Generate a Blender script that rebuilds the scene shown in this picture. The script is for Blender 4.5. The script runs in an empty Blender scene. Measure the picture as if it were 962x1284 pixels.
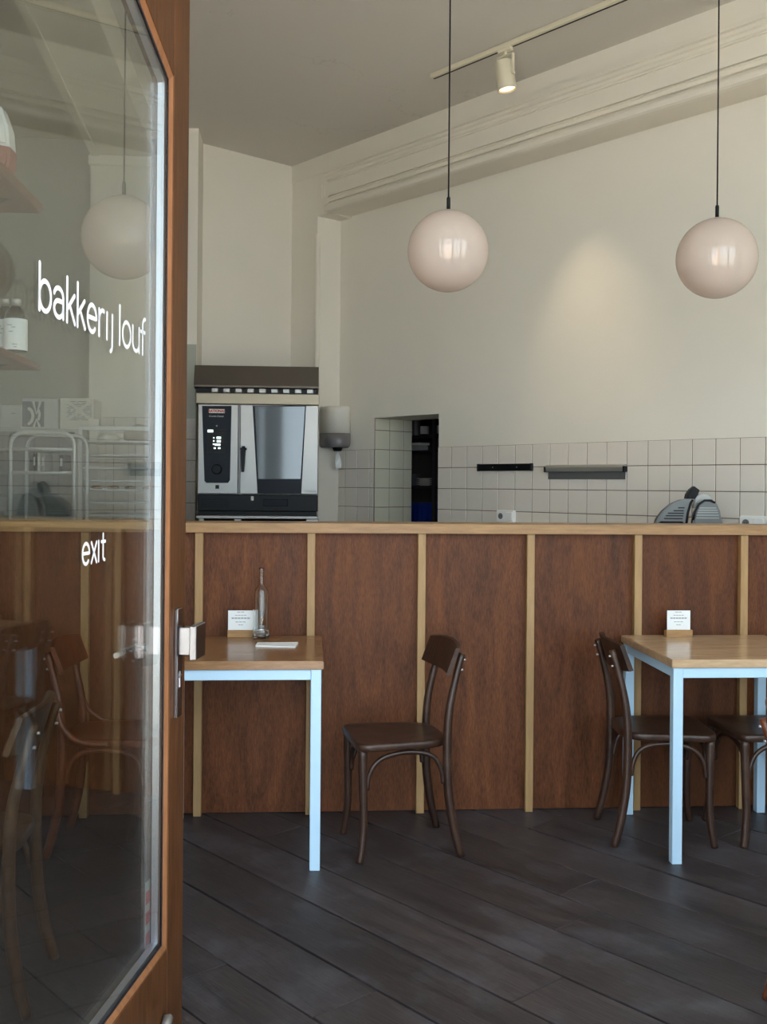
import bpy, bmesh, math, random
from mathutils import Vector, Matrix
random.seed(7)
scene = bpy.context.scene
C = bpy.context.collection

# ------------------------------------------------------------------ camera
F_PX, CX, CY, ROLL, YAW, EYE = 1310.0, 481.0, 609.0, 0.008, math.radians(4.0), 1.45
cam_d = bpy.data.cameras.new('camera')
cam = bpy.data.objects.new('camera', cam_d)
C.objects.link(cam)
cam_d.sensor_fit = 'HORIZONTAL'
cam_d.sensor_width = 36.0
cam_d.lens = F_PX / 962.0 * 36.0
cam_d.shift_y = -(642.0 - CY) / 962.0
cam_d.clip_start = 0.05
cam.matrix_world = (Matrix.Translation((0, 0, EYE)) @ Matrix.Rotation(-YAW, 4, 'Z')
                    @ Matrix.Rotation(math.radians(90), 4, 'X') @ Matrix.Rotation(ROLL, 4, 'Z'))
scene.camera = cam

# ------------------------------------------------------------------ view, sky
scene.view_settings.view_transform = 'Standard'
scene.view_settings.look = 'None'
scene.view_settings.gamma = 1.0
scene.view_settings.use_curve_mapping = False
scene.view_settings.exposure = 0.0
scene.cycles.transparent_max_bounces = 24
scene.cycles.max_bounces = 12
scene.cycles.diffuse_bounces = 6
scene.cycles.sample_clamp_indirect = 6.0

world = bpy.data.worlds.new('sky')
scene.world = world
world.use_nodes = True
wn = world.node_tree
bg = wn.nodes['Background']
bg.inputs['Color'].default_value = (0.76, 0.89, 1.0, 1)
SKY = 5.6
bg.inputs['Strength'].default_value = SKY

sun_d = bpy.data.lights.new('sun', 'SUN')
sun_d.energy = 62.0
sun_d.angle = math.radians(0.6)
sun_d.color = (1.0, 0.9, 0.77)
sun = bpy.data.objects.new('sun', sun_d)
C.objects.link(sun)
sun.rotation_euler = Vector((0.72, -0.14, -0.7)).to_track_quat('-Z', 'Y').to_euler()   # along the street, not into the room

# daylight openings of the street front: portals guide the sky light through them (x0, x1, z0, z1)
FRONT_Y0, FRONT_Y1 = 1.22, 1.5
OPENINGS = [(-0.66, 0.80, 0.0, 3.0), (-0.66, 0.80, 3.12, 3.85), (-1.56, -0.86, 0.55, 3.85),
            (1.0, 2.35, 0.55, 3.85), (2.5, 3.85, 0.55, 3.85)]
for (x0, x1, z0, z1) in OPENINGS:
    ld = bpy.data.lights.new('daylight_portal', 'AREA')
    ld.shape = 'RECTANGLE'
    ld.size, ld.size_y = x1 - x0, z1 - z0
    ld.cycles.is_portal = True
    lo = bpy.data.objects.new('daylight_portal', ld)
    C.objects.link(lo)
    lo.location = ((x0 + x1) / 2, FRONT_Y0 - 0.02, (z0 + z1) / 2)
    lo.rotation_euler = (math.radians(90), 0, math.radians(180))   # shines towards +Y

# ------------------------------------------------------------------ photo pixel -> place
def ray(x, y):
    dx, dy = x - CX, y - CY
    l = dx * math.cos(ROLL) + dy * math.sin(ROLL)
    v = -dx * math.sin(ROLL) + dy * math.cos(ROLL)
    a, b, c = l / F_PX, 1.0, -v / F_PX
    return Vector((a * math.cos(YAW) + b * math.sin(YAW), b * math.cos(YAW) - a * math.sin(YAW), c))
EYEV = Vector((0, 0, EYE))
def on_z(x, y, z=0.0):
    d = ray(x, y)
    return EYEV + d * ((z - EYE) / d.z)
def on_y(x, y, Y):
    d = ray(x, y)
    return EYEV + d * (Y / d.y)
def on_plane(x, y, p, n):
    d = ray(x, y)
    return EYEV + d * (n.dot(Vector(p) - EYEV) / n.dot(d))

# room frame: x to the right along the long wall, y into the wall, z up (turned against the bar)
RA = math.radians(-52.5)
RX = Vector((math.cos(RA), math.sin(RA), 0))
RY = Vector((-math.sin(RA), math.cos(RA), 0))
WALL = 5.4177                 # y of the recessed plaster / tile wall
OUT = 0.24                    # the lintel and corner pier stand proud by this
def rp(x, y, z=0.0):
    return RX * x + RY * y + Vector((0, 0, z))
def wpx(x, y, o=0.0):         # pixel -> (x, z) on the wall plane, o metres in front of it
    P = on_plane(x, y, RY * (WALL - o), RY)
    return P.dot(RX), P.z

# door frame: x from hinge to free edge, y away from the viewer, z up
DA = math.radians(90 - 10.3)
DX = Vector((math.cos(DA), math.sin(DA), 0))
DY = Vector((-math.sin(DA), math.cos(DA), 0))
HINGE = Vector((0.05, 4.79, 0)) - DX * ((4.79 - 1.55) / DX.y)
def dpx(x, y, n=0.0):         # pixel -> (x, z) on a plane n metres in front of the glass
    P = on_plane(x, y, HINGE - DY * n, DY)
    return (P - HINGE).dot(DX), P.z

# ------------------------------------------------------------------ materials
def srgb(r, g, b):
    f = lambda c: (c / 255 / 12.92) if c / 255 <= 0.04045 else ((c / 255 + 0.055) / 1.055) ** 2.4
    return (f(r), f(g), f(b), 1.0)
MATS = {}
def nt(name):
    m = bpy.data.materials.new(name)
    m.use_nodes = True
    MATS[name] = m
    return m, m.node_tree, m.node_tree.nodes['Principled BSDF']
def plain(name, col, rough=0.5, metal=0.0, var=0.06, scale=6.0, bump=0.0, bscale=40.0, coat=0.0, emit=None, estr=0.0, spec=0.5):
    m, t, b = nt(name)
    N = t.nodes
    tc = N.new('ShaderNodeTexCoord')
    no = N.new('ShaderNodeTexNoise'); no.inputs['Scale'].default_value = scale; no.inputs['Detail'].default_value = 5
    t.links.new(tc.outputs['Object'], no.inputs['Vector'])
    mx = N.new('ShaderNodeMix'); mx.data_type = 'RGBA'
    c = srgb(*col)
    mx.inputs['A'].default_value = tuple(max(0, k * (1 - var)) for k in c[:3]) + (1,)
    mx.inputs['B'].default_value = tuple(min(1, k * (1 + var)) for k in c[:3]) + (1,)
    t.links.new(no.outputs['Fac'], mx.inputs['Factor'])
    t.links.new(mx.outputs['Result'], b.inputs['Base Color'])
    b.inputs['Roughness'].default_value = rough
    b.inputs['Metallic'].default_value = metal
    b.inputs['Specular IOR Level'].default_value = spec
    b.inputs['Coat Weight'].default_value = coat
    b.inputs['Coat Roughness'].default_value = 0.12
    if emit:
        b.inputs['Emission Color'].default_value = srgb(*emit); b.inputs['Emission Strength'].default_value = estr
    if bump:
        n2 = N.new('ShaderNodeTexNoise'); n2.inputs['Scale'].default_value = bscale; n2.inputs['Detail'].default_value = 6
        t.links.new(tc.outputs['Object'], n2.inputs['Vector'])
        bp = N.new('ShaderNodeBump'); bp.inputs['Strength'].default_value = bump; bp.inputs['Distance'].default_value = 0.01
        t.links.new(n2.outputs['Fac'], bp.inputs['Height'])
        t.links.new(bp.outputs['Normal'], b.inputs['Normal'])
    return m
def wood(name, dark, light, stretch=(1, 1, 1), rough=0.45, bump=0.15, scuff=None, coat=0.0, figure=0.35, rvar=0.25, obj_var=0.12, fine=1.0, scuff_amt=0.35, spec=0.5):
    """grain runs along the axis whose stretch is smallest; every object gets its own cut"""
    m, t, b = nt(name)
    N, L = t.nodes, t.links
    tc = N.new('ShaderNodeTexCoord'); oi = N.new('ShaderNodeObjectInfo')
    off = N.new('ShaderNodeVectorMath'); off.operation = 'SCALE'
    cmb = N.new('ShaderNodeCombineXYZ')
    for i in range(3): L.new(oi.outputs['Random'], cmb.inputs[i])
    L.new(cmb.outputs[0], off.inputs[0]); off.inputs['Scale'].default_value = 37.0
    add = N.new('ShaderNodeVectorMath'); add.operation = 'ADD'
    L.new(tc.outputs['Object'], add.inputs[0]); L.new(off.outputs[0], add.inputs[1])
    mp = N.new('ShaderNodeMapping'); mp.inputs['Scale'].default_value = stretch
    L.new(add.outputs[0], mp.inputs['Vector'])
    n1 = N.new('ShaderNodeTexNoise'); n1.inputs['Scale'].default_value = 2.2; n1.inputs['Detail'].default_value = 4; n1.inputs['Distortion'].default_value = 1.2
    L.new(mp.outputs[0], n1.inputs['Vector'])
    n2 = N.new('ShaderNodeTexNoise'); n2.inputs['Scale'].default_value = 16.0 * fine; n2.inputs['Detail'].default_value = 8; n2.inputs['Roughness'].default_value = 0.65
    L.new(mp.outputs[0], n2.inputs['Vector'])
    mixf = N.new('ShaderNodeMix'); mixf.data_type = 'FLOAT'; mixf.inputs['Factor'].default_value = figure
    L.new(n2.outputs['Fac'], mixf.inputs['A']); L.new(n1.outputs['Fac'], mixf.inputs['B'])
    cr = N.new('ShaderNodeValToRGB')
    cr.color_ramp.elements[0].position = 0.33; cr.color_ramp.elements[0].color = srgb(*dark)
    cr.color_ramp.elements[1].position = 0.66; cr.color_ramp.elements[1].color = srgb(*light)
    L.new(mixf.outputs['Result'], cr.inputs['Fac'])
    hsv = N.new('ShaderNodeHueSaturation')
    mr = N.new('ShaderNodeMapRange'); mr.inputs['To Min'].default_value = 1 - obj_var; mr.inputs['To Max'].default_value = 1 + obj_var
    L.new(oi.outputs['Random'], mr.inputs['Value']); L.new(mr.outputs[0], hsv.inputs['Value'])
    L.new(cr.outputs['Color'], hsv.inputs['Color'])
    col = hsv.outputs['Color']
    if scuff:
        n3 = N.new('ShaderNodeTexNoise'); n3.inputs['Scale'].default_value = 4.0; n3.inputs['Detail'].default_value = 9; n3.inputs['Roughness'].default_value = 0.7
        L.new(add.outputs[0], n3.inputs['Vector'])
        r3 = N.new('ShaderNodeValToRGB'); r3.color_ramp.elements[0].position = 0.5; r3.color_ramp.elements[1].position = 0.75
        r3.color_ramp.elements[1].color = (scuff_amt,) * 3 + (1,)
        L.new(n3.outputs['Fac'], r3.inputs['Fac'])
        ms = N.new('ShaderNodeMix'); ms.data_type = 'RGBA'; ms.inputs['B'].default_value = srgb(*scuff)
        L.new(r3.outputs['Color'], ms.inputs['Factor']); L.new(col, ms.inputs['A'])
        col = ms.outputs['Result']
    L.new(col, b.inputs['Base Color'])
    rr = N.new('ShaderNodeMapRange'); rr.inputs['To Min'].default_value = rough * (1 - rvar); rr.inputs['To Max'].default_value = min(1, rough * (1 + rvar))
    L.new(n1.outputs['Fac'], rr.inputs['Value']); L.new(rr.outputs[0], b.inputs['Roughness'])
    b.inputs['Specular IOR Level'].default_value = spec
    b.inputs['Coat Weight'].default_value = coat; b.inputs['Coat Roughness'].default_value = 0.15
    bp = N.new('ShaderNodeBump'); bp.inputs['Strength'].default_value = bump; bp.inputs['Distance'].default_value = 0.004
    L.new(mixf.outputs['Result'], bp.inputs['Height']); L.new(bp.outputs['Normal'], b.inputs['Normal'])
    return m
def clear_sheet(name, tint=(0.95, 0.97, 0.96)):
    """thin clear glazing: passes light straight on, mirrors more at a slant (Schlick)"""
    m, t, b = nt(name)
    N, L = t.nodes, t.links
    N.remove(b)
    geo = N.new('ShaderNodeNewGeometry')
    dot = N.new('ShaderNodeVectorMath'); dot.operation = 'DOT_PRODUCT'
    L.new(geo.outputs['Incoming'], dot.inputs[0]); L.new(geo.outputs['Normal'], dot.inputs[1])
    ab = N.new('ShaderNodeMath'); ab.operation = 'ABSOLUTE'; L.new(dot.outputs['Value'], ab.inputs[0])
    om = N.new('ShaderNodeMath'); om.operation = 'SUBTRACT'; om.inputs[0].default_value = 1.0; L.new(ab.outputs[0], om.inputs[1])
    pw = N.new('ShaderNodeMath'); pw.operation = 'POWER'; pw.inputs[1].default_value = 5.0; L.new(om.outputs[0], pw.inputs[0])
    ma = N.new('ShaderNodeMath'); ma.operation = 'MULTIPLY_ADD'; ma.inputs[1].default_value = 0.945; ma.inputs[2].default_value = 0.055
    L.new(pw.outputs[0], ma.inputs[0])
    tr = N.new('ShaderNodeBsdfTransparent'); tr.inputs['Color'].default_value = tint + (1,)
    gl = N.new('ShaderNodeBsdfGlossy'); gl.inputs['Roughness'].default_value = 0.0
    mx = N.new('ShaderNodeMixShader')
    L.new(ma.outputs[0], mx.inputs[0]); L.new(tr.outputs[0], mx.inputs[1]); L.new(gl.outputs[0], mx.inputs[2])
    L.new(mx.outputs[0], N['Material Output'].inputs['Surface'])
    return m

M_PLASTER = plain('plaster', (232, 226, 214), 0.85, var=0.05, scale=1.3, bump=0.12, bscale=25)
M_CEIL = plain('ceiling_paint', (214, 209, 202), 0.85, var=0.05, scale=1.0, bump=0.1, bscale=9)
def add_cracks(m):
    t = m.node_tree; N, L = t.nodes, t.links; b = N['Principled BSDF']
    src = b.inputs['Base Color'].links[0].from_socket
    tc = N.new('ShaderNodeTexCoord')
    n1 = N.new('ShaderNodeTexNoise'); n1.inputs['Scale'].default_value = 0.9; n1.inputs['Detail'].default_value = 6
    n2 = N.new('ShaderNodeTexNoise'); n2.inputs['Scale'].default_value = 0.6
    L.new(tc.outputs['Object'], n1.inputs['Vector']); L.new(tc.outputs['Object'], n2.inputs['Vector'])
    sb = N.new('ShaderNodeMath'); sb.operation = 'SUBTRACT'; sb.inputs[1].default_value = 0.5; L.new(n1.outputs['Fac'], sb.inputs[0])
    ab = N.new('ShaderNodeMath'); ab.operation = 'ABSOLUTE'; L.new(sb.outputs[0], ab.inputs[0])
    lt_ = N.new('ShaderNodeMath'); lt_.operation = 'LESS_THAN'; lt_.inputs[1].default_value = 0.002; L.new(ab.outputs[0], lt_.inputs[0])
    gt = N.new('ShaderNodeMath'); gt.operation = 'GREATER_THAN'; gt.inputs[1].default_value = 0.55; L.new(n2.outputs['Fac'], gt.inputs[0])
    mu = N.new('ShaderNodeMath'); mu.operation = 'MULTIPLY'; L.new(lt_.outputs[0], mu.inputs[0]); L.new(gt.outputs[0], mu.inputs[1])
    m2 = N.new('ShaderNodeMath'); m2.operation = 'MULTIPLY'; m2.inputs[1].default_value = 0.12; L.new(mu.outputs[0], m2.inputs[0])
    mx = N.new('ShaderNodeMix'); mx.data_type = 'RGBA'; mx.inputs['B'].default_value = srgb(120, 110, 98)
    L.new(m2.outputs[0], mx.inputs['Factor']); L.new(src, mx.inputs['A']); L.new(mx.outputs['Result'], b.inputs['Base Color'])
add_cracks(M_CEIL)
M_TRIM = plain('trim_paint', (230, 223, 210), 0.55, var=0.05, scale=3, bump=0.1, bscale=30)
M_TILE = plain('white_glazed_tile', (228, 219, 208), 0.28, var=0.03, scale=3, bump=0.02, bscale=12)
M_TILE_CREAM = plain('cream_glazed_tile', (214, 210, 190), 0.12, var=0.03, scale=3, bump=0.03, bscale=10)
M_GROUT = plain('grout', (136, 118, 106), 0.95, var=0.1, scale=20)
M_PLY = wood('varnished_plywood', (60, 31, 17), (118, 70, 40), (5.0, 5.0, 0.9), 0.5, 0.06, figure=0.45, obj_var=0.1, fine=2.6, spec=0.22)
M_BEECH = wood('beech', (146, 112, 70), (172, 138, 94), (3.0, 3.0, 0.35), 0.5, 0.06, obj_var=0.05)
M_BEECH_X = wood('beech_worktop', (136, 98, 56), (172, 132, 84), (0.5, 4.0, 4.0), 0.42, 0.06, obj_var=0.04)
M_TABLE = wood('table_beech', (118, 82, 50), (156, 116, 78), (0.9, 5.0, 5.0), 0.25, 0.03, obj_var=0.06, coat=0.1)
M_TABLE_PALE = wood('pale_table_birch', (168, 136, 104), (200, 170, 136), (0.9, 5.0, 5.0), 0.22, 0.03, obj_var=0.03, coat=0.1)
M_WHITE = plain('white_powder_coat', (186, 217, 240), 0.4, var=0.02)
M_CHAIR = wood('dark_bentwood', (34, 20, 14), (66, 42, 30), (3, 3, 1.0), 0.36, 0.12, scuff=(120, 92, 74), scuff_amt=0.26, obj_var=0.12)
M_CHAIR_RED = wood('red_brown_bentwood', (74, 36, 20), (120, 64, 37), (3, 3, 1.0), 0.33, 0.08, obj_var=0.1)
M_CHAIR_WORN = wood('worn_brown_bentwood', (58, 36, 22), (104, 72, 46), (3, 3, 1.0), 0.4, 0.1, obj_var=0.1)
M_PLANK = wood('worn_floor_plank', (33, 30, 32), (76, 68, 68), (0.5, 7.0, 7.0), 0.46, 0.4, scuff=(122, 122, 132), scuff_amt=0.3, figure=0.35, obj_var=0.18, fine=1.5)
M_GAP = plain('floor_gap', (22, 18, 17), 0.9)
M_DOORWOOD = wood('varnished_door_wood', (66, 40, 22), (104, 66, 38), (4, 4, 0.4), 0.5, 0.12, obj_var=0.06, spec=0.2)
M_BEAD_LIT = wood('daylit_bead_wood', (120, 78, 48), (156, 106, 70), (4, 4, 0.6), 0.5, 0.12, obj_var=0.05, spec=0.3)  # door wood in a lighter tone, daylight on the bevel painted in
M_GLASS = clear_sheet('clear_glazing')
M_ALU = plain('aluminium', (206, 206, 214), 0.35, 0.85, var=0.03)
M_RUBBER = plain('black_rubber', (22, 22, 30), 0.7)
M_STEEL = plain('brushed_steel', (168, 166, 162), 0.42, 0.75, var=0.05, scale=8)
M_HANDLE = plain('handle_steel', (150, 148, 154), 0.22, 1.0, var=0.03)
M_STEEL_MATT = plain('matt_steel', (196, 196, 194), 0.5, 0.55, var=0.04, scale=5)
M_DARKSTEEL = plain('dark_hood_steel', (96, 88, 80), 0.45, 0.7, var=0.08)
M_BLACK = plain('black_plastic', (15, 15, 18), 0.45, spec=0.25)
M_NAVY = plain('dark_glass_panel', (15, 21, 32), 0.25, var=0.02, spec=0.12)
M_SMOKE = plain('smoked_glass', (60, 66, 66), 0.06, 0.35, var=0.1, coat=1.0)
M_WHITEPL = plain('white_plastic', (228, 224, 214), 0.35, var=0.02)
M_SOCKET = plain('socket_white', (246, 244, 240), 0.35, var=0.01)
M_GREYPL = plain('smoked_plastic', (120, 116, 118), 0.3, var=0.03, coat=0.4)
M_PAPER = plain('paper', (232, 234, 234), 0.8, var=0.02)
M_INK = plain('grey_ink', (140, 142, 148), 0.9)
M_LETTER = plain('white_vinyl_letters', (240, 244, 248), 0.6, var=0.0)
M_RED = plain('red_print', (170, 30, 38), 0.5)
M_CARD = plain('white_cardboard', (210, 206, 196), 0.8, var=0.05)
M_CARD_GREY = plain('grey_cardboard', (188, 186, 182), 0.8, var=0.05)
M_DARKPRINT = plain('dark_box_print', (70, 74, 86), 0.7)
M_BLUE = plain('blue_crate_plastic', (28, 62, 150), 0.4)
M_SHELFWOOD = wood('shelf_wood', (104, 66, 52), (140, 92, 74), (4, 0.6, 4), 0.5, 0.08)
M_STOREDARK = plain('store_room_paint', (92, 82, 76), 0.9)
M_PAVE = plain('pavement_stone', (150, 146, 140), 0.9, var=0.15, scale=3, bump=0.3, bscale=30)
M_BOTTLEDARK = plain('dark_bottle_glass', (26, 24, 22), 0.15, coat=0.6)
M_CLOTH = plain('brown_cloth', (150, 132, 118), 0.9, var=0.15, scale=9)
M_LIT = plain('display_light', (235, 245, 240), 0.5, emit=(220, 240, 235), estr=1.6)
M_BULB = plain('warm_bulb', (255, 190, 110), 0.4, emit=(255, 170, 70), estr=1.5)
M_SPOTGLOW = plain('spot_reflector_glow', (255, 230, 190), 0.4, emit=(255, 214, 150), estr=9.0)
M_CREAMMETAL = plain('cream_enamel', (222, 214, 192), 0.35, var=0.03)

def opal():
    m, t, b = nt('opal_glass')
    N, L = t.nodes, t.links
    N.remove(b)
    df = N.new('ShaderNodeBsdfDiffuse'); df.inputs['Color'].default_value = srgb(226, 214, 206)
    tl = N.new('ShaderNodeBsdfTranslucent'); tl.inputs['Color'].default_value = srgb(238, 222, 210)
    m1 = N.new('ShaderNodeMixShader'); m1.inputs[0].default_value = 0.4
    L.new(df.outputs[0], m1.inputs[1]); L.new(tl.outputs[0], m1.inputs[2])
    tp = N.new('ShaderNodeBsdfTransparent')
    m2 = N.new('ShaderNodeMixShader'); m2.inputs[0].default_value = 0.06
    L.new(m1.outputs[0], m2.inputs[1]); L.new(tp.outputs[0], m2.inputs[2])
    lw = N.new('ShaderNodeLayerWeight'); lw.inputs['Blend'].default_value = 0.5
    pw = N.new('ShaderNodeMath'); pw.operation = 'POWER'; pw.inputs[1].default_value = 5.0; L.new(lw.outputs['Facing'], pw.inputs[0])
    ma = N.new('ShaderNodeMath'); ma.operation = 'MULTIPLY_ADD'; ma.inputs[1].default_value = 0.5; ma.inputs[2].default_value = 0.06
    L.new(pw.outputs[0], ma.inputs[0])
    gl = N.new('ShaderNodeBsdfGlossy'); gl.inputs['Roughness'].default_value = 0.01
    m3 = N.new('ShaderNodeMixShader')
    L.new(ma.outputs[0], m3.inputs[0]); L.new(m2.outputs[0], m3.inputs[1]); L.new(gl.outputs[0], m3.inputs[2])
    L.new(m3.outputs[0], N['Material Output'].inputs['Surface'])
    return m
M_OPAL = opal()
def real_glass(name, col=(0.97, 0.99, 0.98, 1), ior=1.45):
    m, t, b = nt(name)
    b.inputs['Base Color'].default_value = col
    b.inputs['Roughness'].default_value = 0.0
    b.inputs['IOR'].default_value = ior
    b.inputs['Transmission Weight'].default_value = 1.0
    return m
M_BOTTLE = real_glass('bottle_glass')
M_WATER = real_glass('water', (0.96, 0.98, 0.98, 1), 1.33)

# ------------------------------------------------------------------ mesh helpers
class MB:
    def __init__(self):
        self.bm = bmesh.new()
    def box(self, x0, x1, y0, y1, z0, z1, bevel=0.0, seg=1):
        vs = [self.bm.verts.new(p) for p in ((x0, y0, z0), (x1, y0, z0), (x1, y1, z0), (x0, y1, z0),
                                             (x0, y0, z1), (x1, y0, z1), (x1, y1, z1), (x0, y1, z1))]
        fs = [self.bm.faces.new([vs[i] for i in f]) for f in ((3, 2, 1, 0), (4, 5, 6, 7), (0, 1, 5, 4), (1, 2, 6, 5), (2, 3, 7, 6), (3, 0, 4, 7))]
        if bevel:
            es = list({e for f in fs for e in f.edges})
            bmesh.ops.bevel(self.bm, geom=es, offset=bevel, segments=seg, affect='EDGES', clamp_overlap=True)
        return self
    def prism(self, pts, y0, y1, bevel=0.0, seg=2, axis='y'):
        """outline (x, z) pushed from y0 to y1; axis 'x' reads (y, z) along x, 'z' reads (x, y) along z"""
        mk = {'y': lambda p, q: (p[0], q, p[1]), 'x': lambda p, q: (q, p[0], p[1]), 'z': lambda p, q: (p[0], p[1], q)}[axis]
        a = [self.bm.verts.new(mk(p, y0)) for p in pts]
        b = [self.bm.verts.new(mk(p, y1)) for p in pts]
        n = len(pts)
        fs = [self.bm.faces.new(a), self.bm.faces.new(b[::-1])]
        fs += [self.bm.faces.new((a[i], b[i], b[(i + 1) % n], a[(i + 1) % n])) for i in range(n)]
        if bevel:
            es = list(fs[0].edges) + list(fs[1].edges)
            bmesh.ops.bevel(self.bm, geom=es, offset=bevel, segments=seg, affect='EDGES', clamp_overlap=True)
        return self
    def tube(self, path, radii, n=10, closed=False, flat=None):
        path = [Vector(p) for p in path]
        if not hasattr(radii, '__len__'): radii = [radii] * len(path)
        rings = []
        t0 = (path[1] - path[0]).normalized()
        up = Vector((0, 0, 1)) if abs(t0.z) < 0.9 else Vector((1, 0, 0))
        side = t0.cross(up).normalized()
        for i, p in enumerate(path):
            if closed: t = (path[(i + 1) % len(path)] - path[i - 1]).normalized()
            else: t = (path[min(i + 1, len(path) - 1)] - path[max(i - 1, 0)]).normalized()
            side = (side - t * side.dot(t)).normalized()
            w = t.cross(side)
            r = radii[i]
            rings.append([self.bm.verts.new(p + (side * math.cos(k * 2 * math.pi / n) + w * math.sin(k * 2 * math.pi / n)) * r) for k in range(n)])
        m = len(rings)
        for i in range(m if closed else m - 1):
            A, B = rings[i], rings[(i + 1) % m]
            for k in range(n):
                f = self.bm.faces.new((A[k], A[(k + 1) % n], B[(k + 1) % n], B[k])); f.smooth = True
        if not closed:
            self.bm.faces.new(rings[0][::-1]); self.bm.faces.new(rings[-1])
        return self
    def lathe(self, prof, n=32, c=(0, 0, 0)):
        c = Vector(c); rings = []
        for (r, z) in prof:
            if r < 1e-6: rings.append([self.bm.verts.new(c + Vector((0, 0, z)))])
            else: rings.append([self.bm.verts.new(c + Vector((r * math.cos(k * 2 * math.pi / n), r * math.sin(k * 2 * math.pi / n), z))) for k in range(n)])
        for A, B in zip(rings, rings[1:]):
            for k in range(n):
                k2 = (k + 1) % n
                if len(A) == 1 and len(B) == 1: continue
                if len(A) == 1: vs = (A[0], B[k], B[k2])
                elif len(B) == 1: vs = (A[k], A[k2], B[0])
                else: vs = (A[k], A[k2], B[k2], B[k])
                f = self.bm.faces.new(vs); f.smooth = True
        return self
    def ribbon(self, pts, w, y):
        """flat stroke in the x-z plane, round ends"""
        P = [Vector((p[0], p[1])) for p in pts]
        lft, rgt = [], []
        for i, p in enumerate(P):
            d = (P[min(i + 1, len(P) - 1)] - P[max(i - 1, 0)]).normalized()
            nrm = Vector((-d.y, d.x)) * w / 2
            lft.append(p + nrm); rgt.append(p - nrm)
        def cap(c, d):
            a0 = math.atan2(d.y, d.x)
            return [c + Vector((math.cos(a0 + a), math.sin(a0 + a))) * w / 2 for a in (-math.pi / 3, 0, math.pi / 3)]
        vl = [self.bm.verts.new((q.x, y, q.y)) for q in lft]; vr = [self.bm.verts.new((q.x, y, q.y)) for q in rgt]
        for i in range(len(P) - 1):
            self.bm.faces.new((vr[i], vr[i + 1], vl[i + 1], vl[i]))
        d = (P[-1] - P[-2]).normalized()
        self.bm.faces.new([vr[-1]] + [self.bm.verts.new((q.x, y, q.y)) for q in cap(P[-1], d)] + [vl[-1]])
        d = (P[0] - P[1]).normalized()
        self.bm.faces.new([vl[0]] + [self.bm.verts.new((q.x, y, q.y)) for q in cap(P[0], d)] + [vr[0]])
        return self
    def mesh(self, name, mat, fix=True):
        if fix: bmesh.ops.recalc_face_normals(self.bm, faces=self.bm.faces)
        me = bpy.data.meshes.new(name)
        self.bm.to_mesh(me); self.bm.free()
        me.materials.append(mat)
        return me
    def build(self, name, mat, parent=None, loc=None, rz=0.0, fix=True):
        o = bpy.data.objects.new(name, self.mesh(name, mat, fix))
        C.objects.link(o)
        if parent is not None: o.parent = parent
        if loc is not None: o.location = loc
        o.rotation_euler.z = rz
        return o
def place(mesh, name, parent=None, loc=(0, 0, 0), rz=0.0):
    o = bpy.data.objects.new(name, mesh); C.objects.link(o)
    o.parent = parent; o.location = loc; o.rotation_euler.z = rz
    return o
def tag(o, label, cat, group=None, kind=None):
    o['label'] = label; o['category'] = cat
    if group: o['group'] = group
    if kind: o['kind'] = kind
    return o
def struct(o, label, cat):
    return tag(o, label, cat, kind='structure')
def thing(name, label, cat, loc=(0, 0, 0), rz=0.0, group=None):
    o = bpy.data.objects.new(name, None); C.objects.link(o)
    o.empty_display_size = 0.1
    o.location = loc; o.rotation_euler.z = rz
    return tag(o, label, cat, group)
def catmull(pts, sub=5):
    P = [Vector(p) for p in pts]; out = []
    for i in range(len(P) - 1):
        p0, p1, p2, p3 = P[max(i - 1, 0)], P[i], P[i + 1], P[min(i + 2, len(P) - 1)]
        for k in range(sub):
            t = k / sub
            out.append(0.5 * ((2 * p1) + (p2 - p0) * t + (2 * p0 - 5 * p1 + 4 * p2 - p3) * t * t + (3 * p1 - p0 - 3 * p2 + p3) * t ** 3))
    out.append(P[-1])
    return out
def text_mesh(name, body, size, mat, parent, loc, rot=(math.radians(90), 0, 0), align='CENTER', ext=0.0004, sx=1.0, bold=0.0):
    cu = bpy.data.curves.new(name, 'FONT')
    cu.body = body; cu.size = size; cu.align_x = align; cu.align_y = 'CENTER'; cu.extrude = ext; cu.offset = bold
    tmp = bpy.data.objects.new(name, cu); C.objects.link(tmp)
    dg = bpy.context.evaluated_depsgraph_get()
    me = bpy.data.meshes.new_from_object(tmp.evaluated_get(dg))
    bpy.data.objects.remove(tmp); bpy.data.curves.remove(cu)
    me.materials.clear(); me.materials.append(mat)
    o = bpy.data.objects.new(name, me); C.objects.link(o)
    o.parent = parent; o.location = loc; o.rotation_euler = rot; o.scale = (sx, 1, 1)
    return o

# ================================================================== THE ROOM
CEIL = 4.10
# ---- floor: slab and diagonal planks
slab = MB().box(-3.4, 6.6, 1.22, 10.4, -0.14, -0.022).build('floor', M_GAP)
struct(slab, 'dark worn wooden plank floor running diagonally under the tables', 'floor')
PW, PGAP = 0.237, 0.0065
poly = [Vector(p) for p in ((-3.1, 1.3), (5.5, 1.3), (5.5, 1.42), (0.05, 8.73), (-0.15, 8.85), (-0.95, 8.3), (-3.1, 8.3))]
def clip_line(yr):
    """range of room-frame x where the line y=yr lies inside the room outline"""
    xs = []
    for i in range(len(poly)):
        a, b = poly[i], poly[(i + 1) % len(poly)]
        ra = (a.x * RX.x + a.y * RX.y, a.x * RY.x + a.y * RY.y); rb = (b.x * RX.x + b.y * RX.y, b.x * RY.x + b.y * RY.y)
        if (ra[1] - yr) * (rb[1] - yr) < 0:
            t = (yr - ra[1]) / (rb[1] - ra[1]); xs.append(ra[0] + t * (rb[0] - ra[0]))
    return (min(xs), max(xs)) if len(xs) >= 2 else None
known = {3: None}
y0 = 1.511 - 14 * 0.2375
row = 0
jm1 = on_z(429, 1260); jm2 = on_z(726, 1112)
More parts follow.
